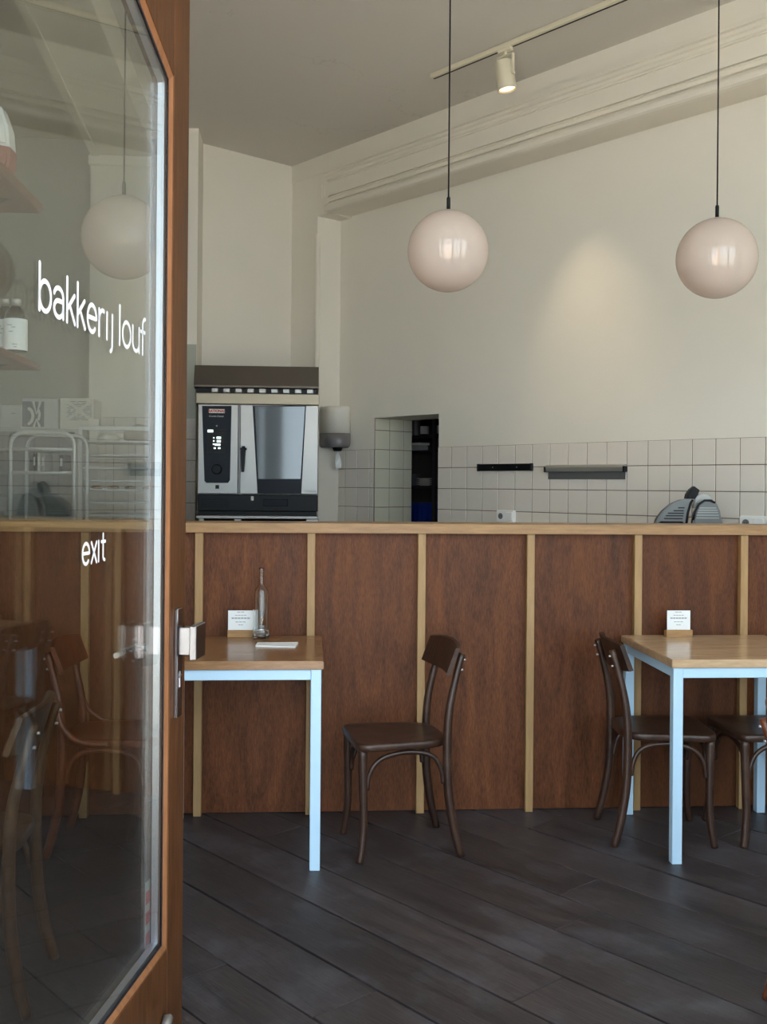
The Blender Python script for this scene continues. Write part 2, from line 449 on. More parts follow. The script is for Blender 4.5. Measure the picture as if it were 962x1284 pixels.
J1 = (jm1.dot(RX), jm1.dot(RY)); J2 = (jm2.dot(RX), jm2.dot(RY))
while y0 < 5.75:
    y1 = y0 + 0.2375
    rg = clip_line((y0 + y1) / 2)
    if rg:
        a, b = rg
        cuts = [a]
        joints = []
        for J in (J1, J2):
            if y0 <= J[1] < y1: joints.append(J[0])
        if joints:
            x = joints[0]
            while x - 2.9 > a + 0.5: x -= 2.9
            while x < b - 0.5:
                if x > a + 0.3: cuts.append(x)
                x += 2.9
        else:
            x = a + 0.6 + ((row * 1.37) % 2.6)
            while x < b - 0.5:
                cuts.append(x); x += 2.7 + 0.5 * random.random()
        cuts.append(b)
        for c0, c1 in zip(cuts, cuts[1:]):
            h = random.uniform(-0.0012, 0.0012)
            g = PGAP * random.choice((0.6, 1.0, 1.5))
            cx = (c0 + c1) / 2
            mb = MB().box(c0 - cx + 0.0012, c1 - cx - 0.0012, -0.11875 + g / 2, 0.11875 - g / 2, -0.03, h, bevel=0.001)
            p = rp(cx, (y0 + y1) / 2)
            mb.build('plank', M_PLANK, slab, p, RA)
    y0 = y1; row += 1

# ---- ceiling
ce = MB().box(-3.4, 6.6, 1.22, 10.4, CEIL, CEIL + 0.2).build('ceiling', M_CEIL)
struct(ce, 'greyish white painted ceiling with fine cracks', 'ceiling')

# ---- right wall in the room frame: corner pier, tiled recess, doorway into a store
NX0, NX1, NZ = -6.235, -5.5125, 1.985      # doorway
RET = -6.68                                 # return of the recess
wr = MB()
wr.box(-7.03, RET, WALL - OUT, WALL + 0.4, 0, CEIL)
wr.box(RET, NX0, WALL, WALL + 0.4, 0, CEIL)
wr.box(NX0, NX1, WALL, WALL + 0.4, NZ, CEIL)
wr.box(NX1, 2.5, WALL, WALL + 0.4, 0, CEIL)
wall_r = wr.build('wall_right', M_PLASTER, None, (0, 0, 0), RA)
struct(wall_r, 'pale plaster long wall with white tiles along its lower part', 'wall')
# grout bed and tiles
gb = MB()
gb.box(RET, NX0, WALL - 0.004, WALL, 0.9, 1.737)
gb.box(NX1, 0.2, WALL - 0.004, WALL, 0.9, 1.737)
gb.box(NX0, NX0 + 0.004, WALL, WALL + 0.4, 0.9, NZ)
gb.build('grout', M_GROUT, wall_r)
TP = 0.1525
tile_cache = {}
def tile(parent, x, z, w, h, y, kind, mat, rz=0.0, yaw_axis=False):
    key = (round(w, 3), round(h, 3), kind)
    if key not in tile_cache:
        tile_cache[key] = MB().box(-w / 2, w / 2, -0.005, 0.0, -h / 2, h / 2, bevel=0.0018, seg=1).mesh('tile', mat)
    return place(tile_cache[key], 'tile', parent, (x, y, z), rz)
G = 0.005
for k in range(-19, 26):
    xr, xl = -(2.929 + TP * k), -(2.929 + TP * (k + 1))      # right / left edge (x grows to the right)
    for j in range(5):
        zt = 1.737 - TP * j; zb = zt - TP
        for (lo, hi) in ((RET, NX0), (NX1, 0.1)):
            a, b = max(xl, lo), min(xr, hi)
            if b - a > 0.03:
                tile(wall_r, (a + b) / 2, (zt + zb) / 2, b - a - G, TP - G, WALL - 0.003 - random.uniform(0, 0.001), 'w', M_TILE)
for i, (d0, d1) in enumerate(((0, 0.155), (0.155, 0.31), (0.31, 0.4))):    # jamb of the doorway
    zt = NZ
    for j in range(7):
        zb = 1.889 - TP * j
        tile(wall_r, NX0 + 0.003, (zt + zb) / 2, d1 - d0 - G, zt - zb - G, WALL + (d0 + d1) / 2, 'jamb', M_TILE_CREAM, math.radians(90))
        zt = zb
# round bead on the recess corner
MB().tube([(RET - 0.004, WALL - OUT + 0.006, 0.1), (RET - 0.004, WALL - OUT + 0.006, 3.46), (RET - 0.004, WALL - OUT + 0.01, 3.5)], [0.022, 0.022, 0.006], 12).build('corner_bead', M_TRIM, wall_r)

# ---- lintel with mouldings
prof = [(0, CEIL), (-0.24, CEIL), (-0.24, 3.955), (-0.297, 3.953), (-0.297, 3.928), (-0.281, 3.922), (-0.281, 3.902), (-0.266, 3.896), (-0.266, 3.878), (-0.254, 3.872),
        (-0.254, 3.864), (-0.243, 3.862), (-0.243, 3.756), (-0.225, 3.752), (-0.225, 3.744), (-0.254, 3.742), (-0.256, 3.734), (-0.243, 3.730), (-0.243, 3.708), (-0.228, 3.704), (-0.228, 3.696), (-0.254, 3.692), (-0.262, 3.682),
        (-0.28, 3.675), (-0.292, 3.66), (-0.295, 3.645), (-0.288, 3.63), (-0.27, 3.622), (-0.24, 3.62), (0, 3.635)]
lt = MB().prism([(WALL + y, z) for (y, z) in prof], RET + 0.14, 2.5, axis='x')
lint = lt.build('trim_1', M_TRIM, None, (0, 0, 0), RA)
struct(lint, 'painted moulded lintel running along the top of the long wall', 'lintel')
# plain end block of the lintel with its panel stop and the torus end
MB().box(RET, RET + 0.14, WALL - 0.242, WALL, 3.62, CEIL).build('end_block', M_TRIM, lint)
MB().box(RET + 0.05, RET + 0.062, WALL - 0.252, WALL - 0.24, 3.745, 3.865, 0.003).build('panel_stop', M_TRIM, lint)
MB().box(RET + 0.085, RET + 0.097, WALL - 0.252, WALL - 0.24, 3.755, 3.855, 0.003).build('panel_stop', M_TRIM, lint)
MB().box(-7.03, 2.5, WALL - OUT - 0.006, WALL - OUT, 3.955, CEIL, 0.002).build('upper_band', M_PLASTER, lint)

# ---- store room behind the doorway
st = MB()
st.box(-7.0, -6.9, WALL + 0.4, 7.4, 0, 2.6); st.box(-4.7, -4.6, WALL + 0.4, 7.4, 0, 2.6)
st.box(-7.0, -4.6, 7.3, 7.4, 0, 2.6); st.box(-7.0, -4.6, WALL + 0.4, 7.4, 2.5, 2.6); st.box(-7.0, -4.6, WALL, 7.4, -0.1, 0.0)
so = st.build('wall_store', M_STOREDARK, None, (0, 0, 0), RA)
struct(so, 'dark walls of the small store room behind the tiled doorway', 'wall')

# ---- back wall behind the oven, pier and the bay beside it
wb = MB().box(-7.3, -7.03, 3.9, WALL - OUT + 0.3, 0, CEIL).build('wall_back', M_PLASTER, None, (0, 0, 0), RA)
struct(wb, 'pale plaster wall behind the steel oven', 'wall')
PY = 7.86
pier = MB().box(-1.64, -0.853, PY, 8.75, 0, CEIL).build('pillar', M_PLASTER)
struct(pier, 'broad plaster pier beside the oven with tiles low down', 'pillar')
MB().box(-1.64, -0.853, PY - 0.004, PY, 0.9, 1.942).build('grout', M_GROUT, pier)
for k in range(5):
    a, b = -1.613 + 0.158 * k, -1.613 + 0.158 * (k + 1)
    b = min(b, -0.853)
    for j in range(6):
        zt = 1.942 - 0.158 * j
        if b - a > 0.03:
            tile(pier, (a + b) / 2, zt - 0.079, b - a - G, 0.158 - G, PY - 0.003, 'p', M_TILE)
MB().box(-1.655, -1.165, PY - 0.03, PY, 3.80, 3.875, 0.008).build('capital', M_TRIM, pier)
MB().box(-0.97, -0.856, PY - 0.008, PY - 0.001, 0.9, 2.49, 0.002).build('splash_panel', plain('splash_panel_green', (168, 170, 152), 0.25), pier)
bayw = MB().box(-3.3, -1.64, 8.2, 8.4, 0, CEIL).build('wall_bay', plain('shaded_bay_plaster', (176, 172, 160), 0.85, var=0.04, scale=1.3))  # shade of the deep bay is mixed into this grey base colour
struct(bayw, 'grey shaded plaster wall of the bay beyond the pier', 'wall')
wl = MB()
wl.box(-1.9, -1.68, 1.22, 5.3, 0, CEIL); wl.box(-3.3, -1.9, 5.1, 5.3, 0, CEIL); wl.box(-3.3, -3.1, 5.3, 8.4, 0, CEIL)
wl = wl.build('wall_left', M_PLASTER)
struct(wl, 'pale side wall that steps back behind the bar', 'wall')
# beam along the ceiling that rests on the pier
def beam_pt(px, py):
    p = on_z(px, py, 3.88); return (p.x, p.y)
bl1, bl0 = beam_pt(115, 193), beam_pt(20, 0)
br1, br0 = beam_pt(194, 193), beam_pt(116, 0)
ext = lambda p1, p0, Y: (p0[0] + (p0[0] - p1[0]) * (p0[1] - Y) / (p1[1] - p0[1]), Y)
cb = MB().prism([(bl1[0], PY + 0.02), ext(bl1, bl0, 1.5), ext(br1, br0, 1.5), (br1[0], PY + 0.02)], 3.88, CEIL, axis='z').build('ceiling_beam', M_TRIM)
struct(cb, 'painted ceiling beam running from the pier towards the street front', 'beam')
for q, (A, B) in enumerate(((bl1, bl0), (br1, br0))):
    sgn = 1 if q == 0 else -1
    e = ext(A, B, 1.5)
    MB().prism([(A[0], A[1]), e, (e[0] + sgn * 0.05, e[1]), (A[0] + sgn * 0.05, A[1])], 3.862, 3.882, axis='z').build('moulding', M_TRIM, cb)

# ---- street front with its windows
fr = MB()
xs = sorted({-3.3, 6.6} | {v for o in OPENINGS for v in o[:2]}); zs = sorted({0.0, CEIL} | {v for o in OPENINGS for v in o[2:]})
for xa, xb in zip(xs, xs[1:]):
    for za, zb in zip(zs, zs[1:]):
        mx_, mz_ = (xa + xb) / 2, (za + zb) / 2
        if not any(o[0] < mx_ < o[1] and o[2] < mz_ < o[3] for o in OPENINGS):
            fr.box(xa, xb, FRONT_Y0, FRONT_Y1, za, zb)
fro = fr.build('wall_front', M_PLASTER)
cl = MB()
for xa, xb in zip(xs, xs[1:]):
    for za, zb in zip(zs, zs[1:]):
        mx_, mz_ = (xa + xb) / 2, (za + zb) / 2
        if not any(o[0] < mx_ < o[1] and o[2] < mz_ < o[3] for o in OPENINGS):
            cl.box(xa, xb, FRONT_Y0 - 0.03, FRONT_Y0, za, zb)
M_FRONT = plain('added_cladding_green', (38, 44, 40), 0.5)
cl.build('added_dark_cladding', M_FRONT, fro)  # unseen dark cladding, added so the outer wall does not burn out white
for x in (OPENINGS[0][0], OPENINGS[0][1]):
    MB().box(x - 0.012, x + 0.012, FRONT_Y0 - 0.04, FRONT_Y1 + 0.01, 0.0, 3.0, 0.003).build('door_jamb', M_DOORWOOD, fro)
struct(fro, 'street front wall with tall shop windows around the entrance', 'wall')
for i, (x0, x1, z0, z1) in enumerate(OPENINGS[1:]):
    w = thing('window_%d' % (i + 1), ['low wooden fanlight over the entrance', 'tall wooden shop window between the entrance and the side wall', 'tall wooden shop window next to the entrance', 'tall wooden shop window farther along the street front'][i], 'window', (0, 1.36, 0), group='shop windows of the street front')
    w['kind'] = 'structure'
    f = MB()
    for (a, b, c, d) in ((x0, x0 + 0.06, z0, z1), (x1 - 0.06, x1, z0, z1), (x0 + 0.06, x1 - 0.06, z0, z0 + 0.06), (x0 + 0.06, x1 - 0.06, z1 - 0.06, z1)):
        f.box(a, b, -0.04, 0.04, c, d, 0.004)
    if z1 - z0 > 2:
        f.box(x0 + 0.06, x1 - 0.06, -0.03, 0.03, 2.75, 2.82, 0.004)
    f.build('window_frame', M_DOORWOOD, w)
    MB().box(x0 + 0.06, x1 - 0.06, -0.003, 0.003, z0 + 0.06, z1 - 0.06).build('pane', M_GLASS, w)
pv = MB().box(-14, 14, -12, 1.22, -0.12, -0.03).build('pavement', M_PAVE)
struct(pv, 'grey stone pavement outside the entrance', 'pavement')
th = MB().box(-0.66, 0.80, 1.22, 1.5, -0.1, -0.004, 0.006).build('threshold_trim', M_DOORWOOD)
th.name = 'trim_2'
struct(th, 'worn wooden door sill between pavement and floor', 'sill')

# ================================================================== OPEN GLASS DOOR
door = thing('door_1', 'open varnished wooden door with large double glazed pane and white lettering', 'door', HINGE, DA)
door['kind'] = 'structure'
FACE = 0.012                                  # wood face in front of the glass
xi, _ = dpx(214, 640, FACE)                  # inner edge of the lock stile
xe, _ = dpx(235.5, 400, FACE)                # free edge
_, zb = dpx(212, 1186, FACE)                 # top of the bottom rail
_, zt = dpx(221.5, 99, FACE)                 # where the slanted head meets the stile
x_t2, z_t2 = dpx(183, 0, FACE)
slope = (z_t2 - zt) / (x_t2 - xi)
TOP = 2.98
T0 = -FACE; T1 = 0.045                       # local y of the two wood faces
hx = 0.13
zh = zt + slope * (hx - xi)
MB().box(xi, xe, T0, T1, 0.012, TOP, 0.004).build('lock_stile', M_DOORWOOD, door)
MB().box(0.0, hx, T0, T1, 0.012, TOP, 0.004).build('hinge_stile', M_DOORWOOD, door)
MB().box(hx, xi, T0, T1, 0.012, zb, 0.003).build('bottom_rail', M_DOORWOOD, door)
MB().prism([(hx, zh), (xi, zt), (xi, TOP), (hx, TOP)], T0, T1).build('head_rail', M_DOORWOOD, door)
# bevelled bead round the glass
def frame_poly(d):
    """outline of the glass opening, drawn in by d"""
    s = math.sqrt(1 + slope * slope)
    return [(hx + d, zb + d), (xi - d, zb + d), (xi - d, zt - d * s), (hx + d, zt + slope * (hx + d - xi) - d * s)]
def ring(name, d0, d1, ya, yb, mat, parent=door):
    """frame strip whose section runs from (d0, ya) to (d1, yb)"""
    bm = MB()
    A, B = frame_poly(d0), frame_poly(d1)
    for i in range(4):
        j = (i + 1) % 4
        vs = [bm.bm.verts.new(p) for p in ((A[i][0], ya, A[i][1]), (A[j][0], ya, A[j][1]), (B[j][0], yb, B[j][1]), (B[i][0], yb, B[i][1]),
                                           (A[i][0], 0.0 if yb < 0.01 else 0.04, A[i][1]), (A[j][0], 0.0 if yb < 0.01 else 0.04, A[j][1]))]
        bm.bm.faces.new((vs[0], vs[1], vs[2], vs[3]))
        bm.bm.faces.new((vs[4], vs[5], vs[2], vs[3]))
    return bm.build(name, mat, parent, fix=False)
ring('glazing_bead', 0.0, 0.012, T0 + 0.002, -0.003, M_BEAD_LIT)
ring('gasket', 0.012, 0.016, -0.003, -0.0012, M_RUBBER)
po = frame_poly(0.004)
MB().prism(po, 0.0, 0.004).build('pane', M_GLASS, door)
MB().prism(po, 0.022, 0.026).build('pane', M_GLASS, door)
sp = MB()
A, B = frame_poly(0.006), frame_poly(0.022)
for i in range(4):
    j = (i + 1) % 4
    q = [sp.bm.verts.new((p[0], y, p[1])) for y in (0.0045, 0.0215) for p in (A[i], A[j], B[j], B[i])]
    for f in ((0, 1, 2, 3), (7, 6, 5, 4), (3, 2, 6, 7), (0, 4, 5, 1)):
        sp.bm.faces.new([q[k] for k in f])
sp.build('glazing_spacer', M_ALU, door, fix=False)
# warning sticker at the corner of the pane
sx_, sz_ = xi - 0.052, zb + 0.012
stk = MB().box(sx_, sx_ + 0.036, 0.0262, 0.0266, sz_, sz_ + 0.165).build('sticker', M_CARD_GREY, door)
stk['label'] = 'red and white warning sticker'
for k in range(3):
    MB().box(sx_ + 0.004, sx_ + 0.032, 0.0258, 0.0262, sz_ + 0.01 + 0.05 * k, sz_ + 0.04 + 0.05 * k).build('sticker_print', M_RED, stk)
# lock plate with square pull on this side, lever behind
px0, _ = dpx(220.5, 815, FACE); px1, _ = dpx(230, 815, FACE)
pz1, pz0 = dpx(223, 762, FACE)[1], dpx(219, 900, FACE)[1]
pc = (xi + xe) / 2 - 0.008
plate = MB().box(pc - 0.02, pc + 0.02, T0 - 0.009, T0, pz0, pz1, 0.002).build('lock_plate', M_HANDLE, door)
plate['label'] = 'long brushed steel lock plate'
kz = (pz0 + pz1) / 2 + 0.055
MB().box(pc - 0.012, pc + 0.012, T0 - 0.045, T0 - 0.009, kz - 0.035, kz + 0.035, 0.002).build('pull_neck', M_HANDLE, plate)
pk = MB().box(pc - 0.042, pc + 0.042, T0 - 0.062, T0 - 0.045, kz - 0.042, kz + 0.042, 0.002).build('pull_knob', M_HANDLE, plate)
MB().prism([(pc - 0.004, pz0 + 0.075), (pc + 0.004, pz0 + 0.075), (pc + 0.004, pz0 + 0.098), (pc + 0.008, pz0 + 0.104), (pc, pz0 + 0.114), (pc - 0.008, pz0 + 0.104), (pc - 0.004, pz0 + 0.098)], T0 - 0.0105, T0 - 0.0085).build('keyhole', M_ALU, plate)
lever = MB().box(pc - 0.02, pc + 0.02, T1, T1 + 0.009, pz0, pz1, 0.002)
lever.tube([(pc, T1, kz - 0.02), (pc, T1 + 0.05, kz - 0.02)], 0.01, 12)
lever.tube([(pc, T1 + 0.05, kz - 0.02), (pc - 0.06, T1 + 0.054, kz - 0.02), (pc - 0.13, T1 + 0.05, kz - 0.02)], 0.007, 12)
lever.build('lever_handle', M_HANDLE, door)
# small steel stop on the bottom rail
bx_, bz_ = dpx(203, 1277, FACE)
MB().tube([(bx_ - 0.05, T0 - 0.001, bz_ - 0.03), (bx_ - 0.02, T0 - 0.016, bz_ - 0.008), (bx_, T0 - 0.016, bz_), (bx_ + 0.012, T0 - 0.001, bz_ - 0.006)], [0.009, 0.012, 0.012, 0.008], 12).build('door_stop', M_STEEL, door)

# lettering: strokes drawn at x-height 1
def arc(cx, cz, rx, rz, a0, a1, n=16):
    return [(cx + rx * math.cos(math.radians(a0 + (a1 - a0) * i / n)), cz + rz * math.sin(math.radians(a0 + (a1 - a0) * i / n))) for i in range(n + 1)]
GL = {
    'b': (0.92, [[(0.07, 0.03), (0.07, 1.45)], arc(0.42, 0.5, 0.36, 0.46, 0, 360, 26)]),
    'a': (0.86, [arc(0.36, 0.66, 0.31, 0.30, 160, 0) + [(0.67, 0.04)], [(0.67, 0.56), (0.4, 0.56)] + arc(0.36, 0.3, 0.29, 0.26, 90, 270) + [(0.45, 0.05), (0.6, 0.14), (0.67, 0.3)]]),
    'k': (0.74, [[(0.07, 0.03), (0.07, 1.45)], [(0.07, 0.42), (0.58, 0.95)], [(0.26, 0.58), (0.62, 0.03)]]),
    'e': (0.90, [[(0.08, 0.52), (0.74, 0.52)] + arc(0.41, 0.5, 0.34, 0.46, 0, 315, 24)]),
    'r': (0.64, [[(0.07, 0.03), (0.07, 0.95)], [(0.07, 0.6)] + arc(0.36, 0.62, 0.27, 0.33, 160, 70, 8)]),
    'i': (0.36, [[(0.07, 0.03), (0.07, 0.95)]]),
    'j': (0.44, [[(0.16, 0.95), (0.16, -0.12)] + arc(-0.02, -0.14, 0.18, 0.22, 0, -80, 8)]),
    'l': (0.28, [[(0.07, 0.03), (0.07, 1.45)]]),
    'o': (0.92, [arc(0.42, 0.5, 0.37, 0.46, 0, 360, 26)]),
    'u': (0.84, [[(0.07, 0.95), (0.07, 0.38)] + arc(0.38, 0.37, 0.31, 0.33, 180, 360, 14) + [(0.69, 0.95)], [(0.69, 0.4), (0.69, 0.03)]]),
    'f': (0.50, [[(0.2, 0.03), (0.2, 1.12)] + arc(0.42, 1.14, 0.22, 0.28, 180, 85, 8), [(0.0, 0.9), (0.42, 0.9)]]),
    'x': (0.72, [[(0.05, 0.03), (0.58, 0.95)], [(0.58, 0.03), (0.05, 0.95)]]),
    't': (0.50, [[(0.18, 1.25), (0.18, 0.22)] + arc(0.35, 0.22, 0.17, 0.18, 180, 275, 8), [(0.0, 0.9), (0.42, 0.9)]]),
    ' ': (0.3, []),
}
def lettering(word, pa, pb, xh, y, stroke=0.155):
    """word set along the glass between the two baseline pixels"""
    (xa, za), (xb, zb_) = dpx(*pa), dpx(*pb)
    total = sum(GL[c][0] for c in word)
    sx = (xb - xa) / total
    x = xa
    for ch in word:
        adv, strokes = GL[ch]
        if strokes:
            z0 = za + (zb_ - za) * (x - xa) / (xb - xa)
            mb = MB()
            for s in strokes:
                mb.ribbon([(p[0] * sx, p[1] * xh) for p in s], stroke * min(sx, xh) * 1.0, 0)
            o = mb.build('letter', M_LETTER, door, (x, y, z0))
            mb = MB()
            for s in strokes:
                mb.ribbon([(p[0] * sx, p[1] * xh) for p in s], stroke * min(sx, xh) * 1.0, 0.0004)
            mb.build('letter_backing', M_DARKSTEEL, o)
        x += adv * sx
_, zx1 = dpx(62, 353.5); _, zx0 = dpx(62, 394)
lettering('bakkerij louf', (47.5, 388.5), (182, 447), zx1 - zx0, -0.0008)
_, zx1 = dpx(116, 679.5); _, zx0 = dpx(116, 707)
lettering('exit', (102, 709.5), (132.5, 702), zx1 - zx0, -0.0008, 0.16)

# ================================================================== BAR COUNTER
bar = thing('bar_counter', 'long wooden bar with red brown plywood panels and pale upright battens', 'counter', (0, 4.6, 0))
X0, X1 = -1.66, 2.9
MB().box(X0, X1, -0.014, 0.27, 1.240, 1.282, 0.004, 2).build('bar_top', M_BEECH_X, bar)
BP = [-0.483 - 0.489 + 0.489 * k for k in range(-1, 9)]
edges = [X0] + [b for b in BP if X0 < b < X1] + [X1]
for a, b in zip(edges, edges[1:]):
    c = (a + b) / 2
    MB().box(a - c + 0.002, b - c - 0.002, 0, 0.018, 0.003, 1.238, 0.001).build('panel', M_PLY, bar, (c, 0.038, 0))
bat = None
for b in BP:
    if X0 < b < X1:
        if bat is None: bat = MB().box(-0.0175, 0.0175, 0, 0.036, 0.0, 1.239, 0.002).mesh('batten', M_BEECH)
        place(bat, 'batten', bar, (b, 0.0, 0))
MB().box(X0, X1, 0.06, 0.10, 0.0, 1.238, 0.002).build('inner_frame', M_PLY, bar)
MB().box(X0, X1, 0.10, 0.27, 0.55, 0.575, 0.002).build('inner_shelf', M_BEECH, bar)
for x in (X0, 0.5, X1 - 0.025):
    MB().box(x, x + 0.025, 0.10, 0.27, 0.0, 1.239, 0.002).build('inner_support', M_BEECH, bar)

# ================================================================== TABLES
TZ = 0.79
def make_table(label, xl, xr, yf, yb, top):
    t = thing('cafe_table', label, 'table', ((xl + xr) / 2, (yf + yb) / 2, 0))
    w, d = (xr - xl) / 2, (yb - yf) / 2
    MB().box(-w, w, -d, d, TZ - 0.032, TZ, 0.003, 2).build('table_top', top, t)
    lx, ly, L = w - 0.028, d - 0.028, 0.0195
    for sx in (-1, 1):
        for sy in (-1, 1):
            MB().box(sx * lx - L, sx * lx + L, sy * ly - L, sy * ly + L, 0.0, TZ - 0.033, 0.002).build('leg', M_WHITE, t)
    for sy in (-1, 1):
        MB().box(-lx + L, lx - L, sy * ly - 0.015, sy * ly + 0.015, TZ - 0.073, TZ - 0.034, 0.002).build('apron', M_WHITE, t)
    for sx in (-1, 1):
        MB().box(sx * lx - 0.015, sx * lx + 0.015, -ly + L, ly - L, TZ - 0.073, TZ - 0.034, 0.002).build('apron', M_WHITE, t)
    return t
YF = on_z(405, 828, TZ).y; 
make_table('small cafe table with white metal legs carrying the glass bottle', -0.585, 0.055, 3.925, 4.59, M_TABLE)
make_table('small cafe table with white metal legs between two tucked-in dark chairs', 1.392, 2.05, 3.925, 4.59, M_TABLE_PALE)

# ================================================================== CHAIRS
def make_chair(label, loc, deg, mat, group=None, braces=False, lean=0.0):
    t = thing('bentwood_chair', label, 'chair', (loc[0], loc[1], 0), math.radians(deg), group)
    # seat: rounded trapezoid with a shallow dish
    out = []
    corners = [(0.215, 0.195, 0.07), (-0.165, 0.165, 0.11), (-0.165, -0.165, 0.11), (0.215, -0.195, 0.07)]
    def fillet(pts):
        res = []
        n = len(pts)
        for i in range(n):
            p = Vector(pts[i][:2]); a = Vector(pts[i - 1][:2]); b = Vector(pts[(i + 1) % n][:2]); r = pts[i][2]
            d1 = (a - p).normalized() * r; d2 = (b - p).normalized() * r
            for k in range(7):
                s = k / 6
                res.append((p + d1) * (1 - s) ** 2 + p * 2 * s * (1 - s) + (p + d2) * s * s)
        return res
    ol = fillet(corners)
    mb = MB(); bm = mb.bm
    lev = [(0.94, 0.424), (0.985, 0.427), (1.0, 0.434), (1.0, 0.448), (0.985, 0.4545), (0.95, 0.456), (0.8, 0.4535), (0.45, 0.4485)]
    c0 = Vector((0.02, 0)); rings = []
    for s, z in lev:
        rings.append([bm.verts.new((c0.x + (p.x - c0.x) * s, c0.y + (p.y - c0.y) * s, z)) for p in ol])
    n = len(ol)
    for A, B in zip(rings, rings[1:]):
        for k in range(n):
            f = bm.faces.new((A[k], A[(k + 1) % n], B[(k + 1) % n], B[k])); f.smooth = True
    bm.faces.new(rings[0][::-1]); f = bm.faces.new(rings[-1]); f.smooth = True
    mb.build('seat', mat, t)
    for s in (1, -1):
        # front leg
        pth = catmull([(0.188, s * 0.152, 0.43), (0.186, s * 0.157, 0.3), (0.184, s * 0.163, 0.14), (0.193, s * 0.171, 0.05), (0.202, s * 0.176, 0.0)], 4)
        rad = [0.0185 - 0.0045 * i / (len(pth) - 1) for i in range(len(pth))]
        MB().tube(pth, rad, 12).build('front_leg', mat, t)
        # rear leg running up into the back post
        pth = catmull([(-0.205, s * 0.178, 0.0), (-0.178, s * 0.172, 0.1), (-0.155, s * 0.166, 0.24), (-0.149, s * 0.162, 0.40), (-0.155, s * 0.158, 0.55), (-0.181 - lean * 0.5, s * 0.152, 0.68), (-0.212 - lean, s * 0.146, 0.79)], 4)
        nn_ = len(pth)
        rad = [0.014 + 0.0045 * math.sin(math.pi * min(1, i / (nn_ - 1) * 1.15) ** 0.8) for i in range(nn_)]
        post = MB().tube(pth, rad, 12).build('back_leg', mat, t)
        for z, x in ((0.765, -0.222 - lean * 0.85), (0.725, -0.211 - lean * 0.65)):
            MB().tube([(x + 0.006, s * 0.148, z), (x - 0.0045, s * 0.148, z)], 0.0045, 8).build('screw', M_ALU, post)
        # side arch
        a = [(0.17, s * 0.157, 0.275), (0.166, s * 0.157, 0.315), (0.145, s * 0.157, 0.365), (0.10, s * 0.158, 0.398), (0.02, s * 0.158, 0.413), (-0.06, s * 0.158, 0.405), (-0.105, s * 0.159, 0.38), (-0.128, s * 0.16, 0.33), (-0.134, s * 0.161, 0.285)]
        MB().tube(catmull(a, 4), 0.0095, 10).build('side_arch', mat, t)
        if braces:
            a = [(-0.165, s * 0.178, 0.60), (-0.158, s * 0.184, 0.555), (-0.135, s * 0.19, 0.50), (-0.085, s * 0.193, 0.458), (-0.02, s * 0.19, 0.443), (0.03, s * 0.186, 0.44)]
            MB().tube(catmull(a, 4), 0.011, 10).build('hip_brace', mat, t)
    a = [(0.175, -0.137, 0.275), (0.177, -0.13, 0.33), (0.178, -0.095, 0.385), (0.178, 0, 0.412), (0.178, 0.095, 0.385), (0.177, 0.13, 0.33), (0.175, 0.137, 0.275)]
    MB().tube(catmull(a, 4), 0.0095, 10).build('front_arch', mat, t)
    # curved back band in front of the posts
    mb = MB(); bm = mb.bm
    N_ = 18
    prev = None
    H0, H1 = 0.70, 0.83
    for i in range(N_ + 1):
        y = -0.188 + 0.376 * i / N_
        q = y / 0.188
        x = -0.226 - lean + 0.036 * q * q
        top = H1 - 0.012 * abs(q) ** 3; bot = H0 + 0.01 * abs(q) ** 3
        tl_ = 0.038 + lean * 0.5
        ringv = [(x + tl_ + 0.004, bot), (x + tl_ + 0.018, bot + 0.004), (x + 0.018, top - 0.004), (x + 0.009, top), (x, top - 0.004), (x + tl_ - 0.002, bot + 0.004)]
        vs = [bm.verts.new((a_, y, z_)) for a_, z_ in ringv]
        if prev:
            for k in range(len(vs)):
                bm.faces.new((prev[k], prev[(k + 1) % len(vs)], vs[(k + 1) % len(vs)], vs[k]))
        else: bm.faces.new(vs[::-1])
        prev = vs
    bm.faces.new(prev)
    mb.build('backrest', mat, t)
    return t
make_chair('dark bentwood chair standing alone and turned towards the table with the bottle', (0.372, 4.21), 180 + 8.7, M_CHAIR)
make_chair('dark bentwood chair with its back between the lone chair and the bare table', (1.45, 4.30), -4, M_CHAIR)
make_chair('dark bentwood chair tucked under the table with only a menu card, facing the other chair', (1.945, 4.295), 184, M_CHAIR)
make_chair('red brown bentwood chair with hip braces seen behind the door glass at the bar', (-0.80, 4.29), -2, M_CHAIR_RED, braces=True)
make_chair('red brown bentwood chair whose curved post juts in beside open floor', (1.575, 2.917), -34, M_CHAIR_RED, lean=0.014)
make_chair('worn brown bentwood chair close behind the door glass turned from the bar', (-0.965, 3.06), 182, M_CHAIR_WORN)

